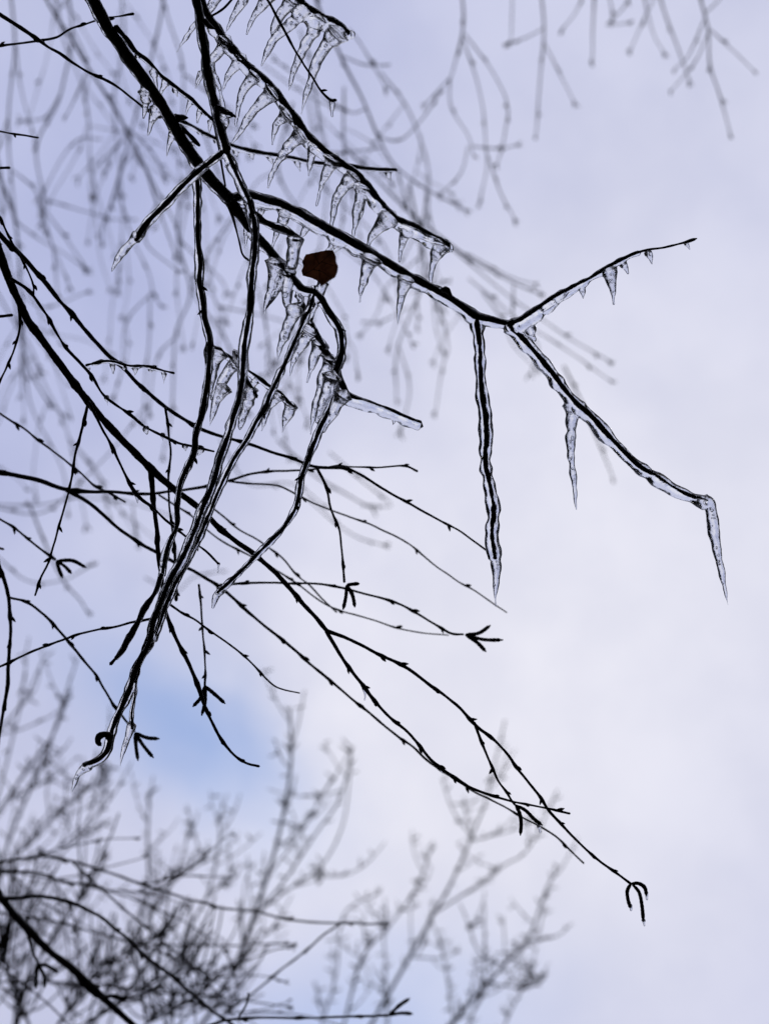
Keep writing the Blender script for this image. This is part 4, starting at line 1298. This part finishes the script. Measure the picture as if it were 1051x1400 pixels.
for k_, nm in enumerate(('arching over the lower corner', 'crossed by the thick dark branch in the lower corner', 'close to the lower edge under the thick dark branch', 'reaching farthest from the lower corner')):
    tws = [arc(-50, 1180 + 55 * k_ + random.uniform(-15, 15), 380 + 60 * (k_ == 3), random.uniform(0.0, 0.5), random.uniform(0.1, 0.6))]
    for q in range(9):
        bx, by = random.choice(tws[random.randrange(min(3, len(tws)))][1:])
        tws.append(arc(bx, by, random.uniform(60, 190), random.uniform(-0.7, 1.7), random.uniform(-0.5, 0.9), 5))
    far_spray('half-blurred dark birch spray ' + nm, tws, random.uniform(1.1, 1.9), group='birch sprays in the lower corner', r=(3.4, 2.0))

# ---- nearer branches in the lower corner
root = thing('birch_branch', 'thick dark branch cutting down across the lower corner in front of the tangle', 'branch', P(-40, 1175, 1.1))
Z = 1.0
n1_ = make_twig(root, [(-40, 1170, 6.5), (0, 1225, 6), (30, 1262, 5.6), (68, 1300, 5.4), (102, 1327, 5.2), (150, 1372, 4.8), (200, 1420, 4.6)], Z, Z, 'stem', BARK2, buds=90)
n2_ = make_twig(root, [(2, 1228, 3.4), (30, 1227, 2.8), (62, 1227, 2.6), (100, 1234, 2.6), (130, 1250, 2.6), (170, 1280, 2.4), (205, 1313, 2.4), (240, 1340, 2.2), (285, 1378, 2.2), (330, 1410, 2)], Z, Z + 0.15, 'twig', BARK2, buds=50)
n3_ = make_twig(root, [(100, 1327, 2.4), (130, 1362, 2), (160, 1362, 3)], Z, Z, 'twig', BARK2)
catkins(n3_, [(175, 1364), (172, 1370)], base=(150, 1361))
n4_ = make_twig(root, [(40, 1280, 2), (52, 1315, 1.8), (55, 1320, 1.6)], Z, Z, 'twig', BARK2)
catkins(n4_, [(50, 1352), (62, 1350), (80, 1330)], base=(52, 1318))
root = thing('birch_twig', 'long blurred twig arching level above the tangle in the lower corner', 'twig', P(-40, 1185, 2.0))
Z = 1.7
make_twig(root, [(-40, 1185, 2.2), (20, 1175, 2), (75, 1173, 1.9), (150, 1193, 1.8), (220, 1218, 1.7), (290, 1238, 1.6), (345, 1245, 1.5), (400, 1258, 1.5), (460, 1262, 1.4), (530, 1262, 1.3)], Z, Z, 'stem', BARKFAR, buds=70)
make_twig(root, [(100, 1180, 1.6), (150, 1225, 1.4), (200, 1268, 1.4), (250, 1310, 1.3), (285, 1332, 1.3)], Z, Z - 0.2, 'twig', BARKFAR, buds=45)
make_twig(root, [(-20, 1200, 1.6), (40, 1190, 1.5), (85, 1205, 1.4), (140, 1212, 1.3)], Z, Z - 0.1, 'twig', BARKFAR, buds=45)
make_twig(root, [(462, 1264, 1.5), (430, 1290, 1.4), (390, 1322, 1.4), (345, 1358, 1.4), (305, 1388, 1.4)], Z, Z, 'twig', BARKFAR, buds=70)
make_twig(root, [(180, 1290, 1.4), (240, 1292, 1.2), (320, 1292, 1.2), (400, 1290, 1.2)], Z + 0.3, Z + 0.8, 'twig', BARKFAR, buds=80)
root = thing('birch_twig', 'level dark twig with a forked pair of catkins at the lower edge', 'twig', P(290, 1395, 1.0))
n6_ = make_twig(root, [(240, 1420, 2), (300, 1397, 1.9), (350, 1391, 1.8), (410, 1392, 1.6), (470, 1390, 1.6), (530, 1388, 2)], 0.9, 0.9, 'stem', BARK2, buds=45)
catkins(n6_, [(560, 1365), (564, 1386)], base=(532, 1388))
make_twig(root, [(325, 1394, 1.6), (338, 1370, 1.5), (340, 1358, 1.6)], 0.9, 0.9, 'twig', BARK2)

print('ICE QUADS', TOT, 'objects', len(bpy.data.objects))
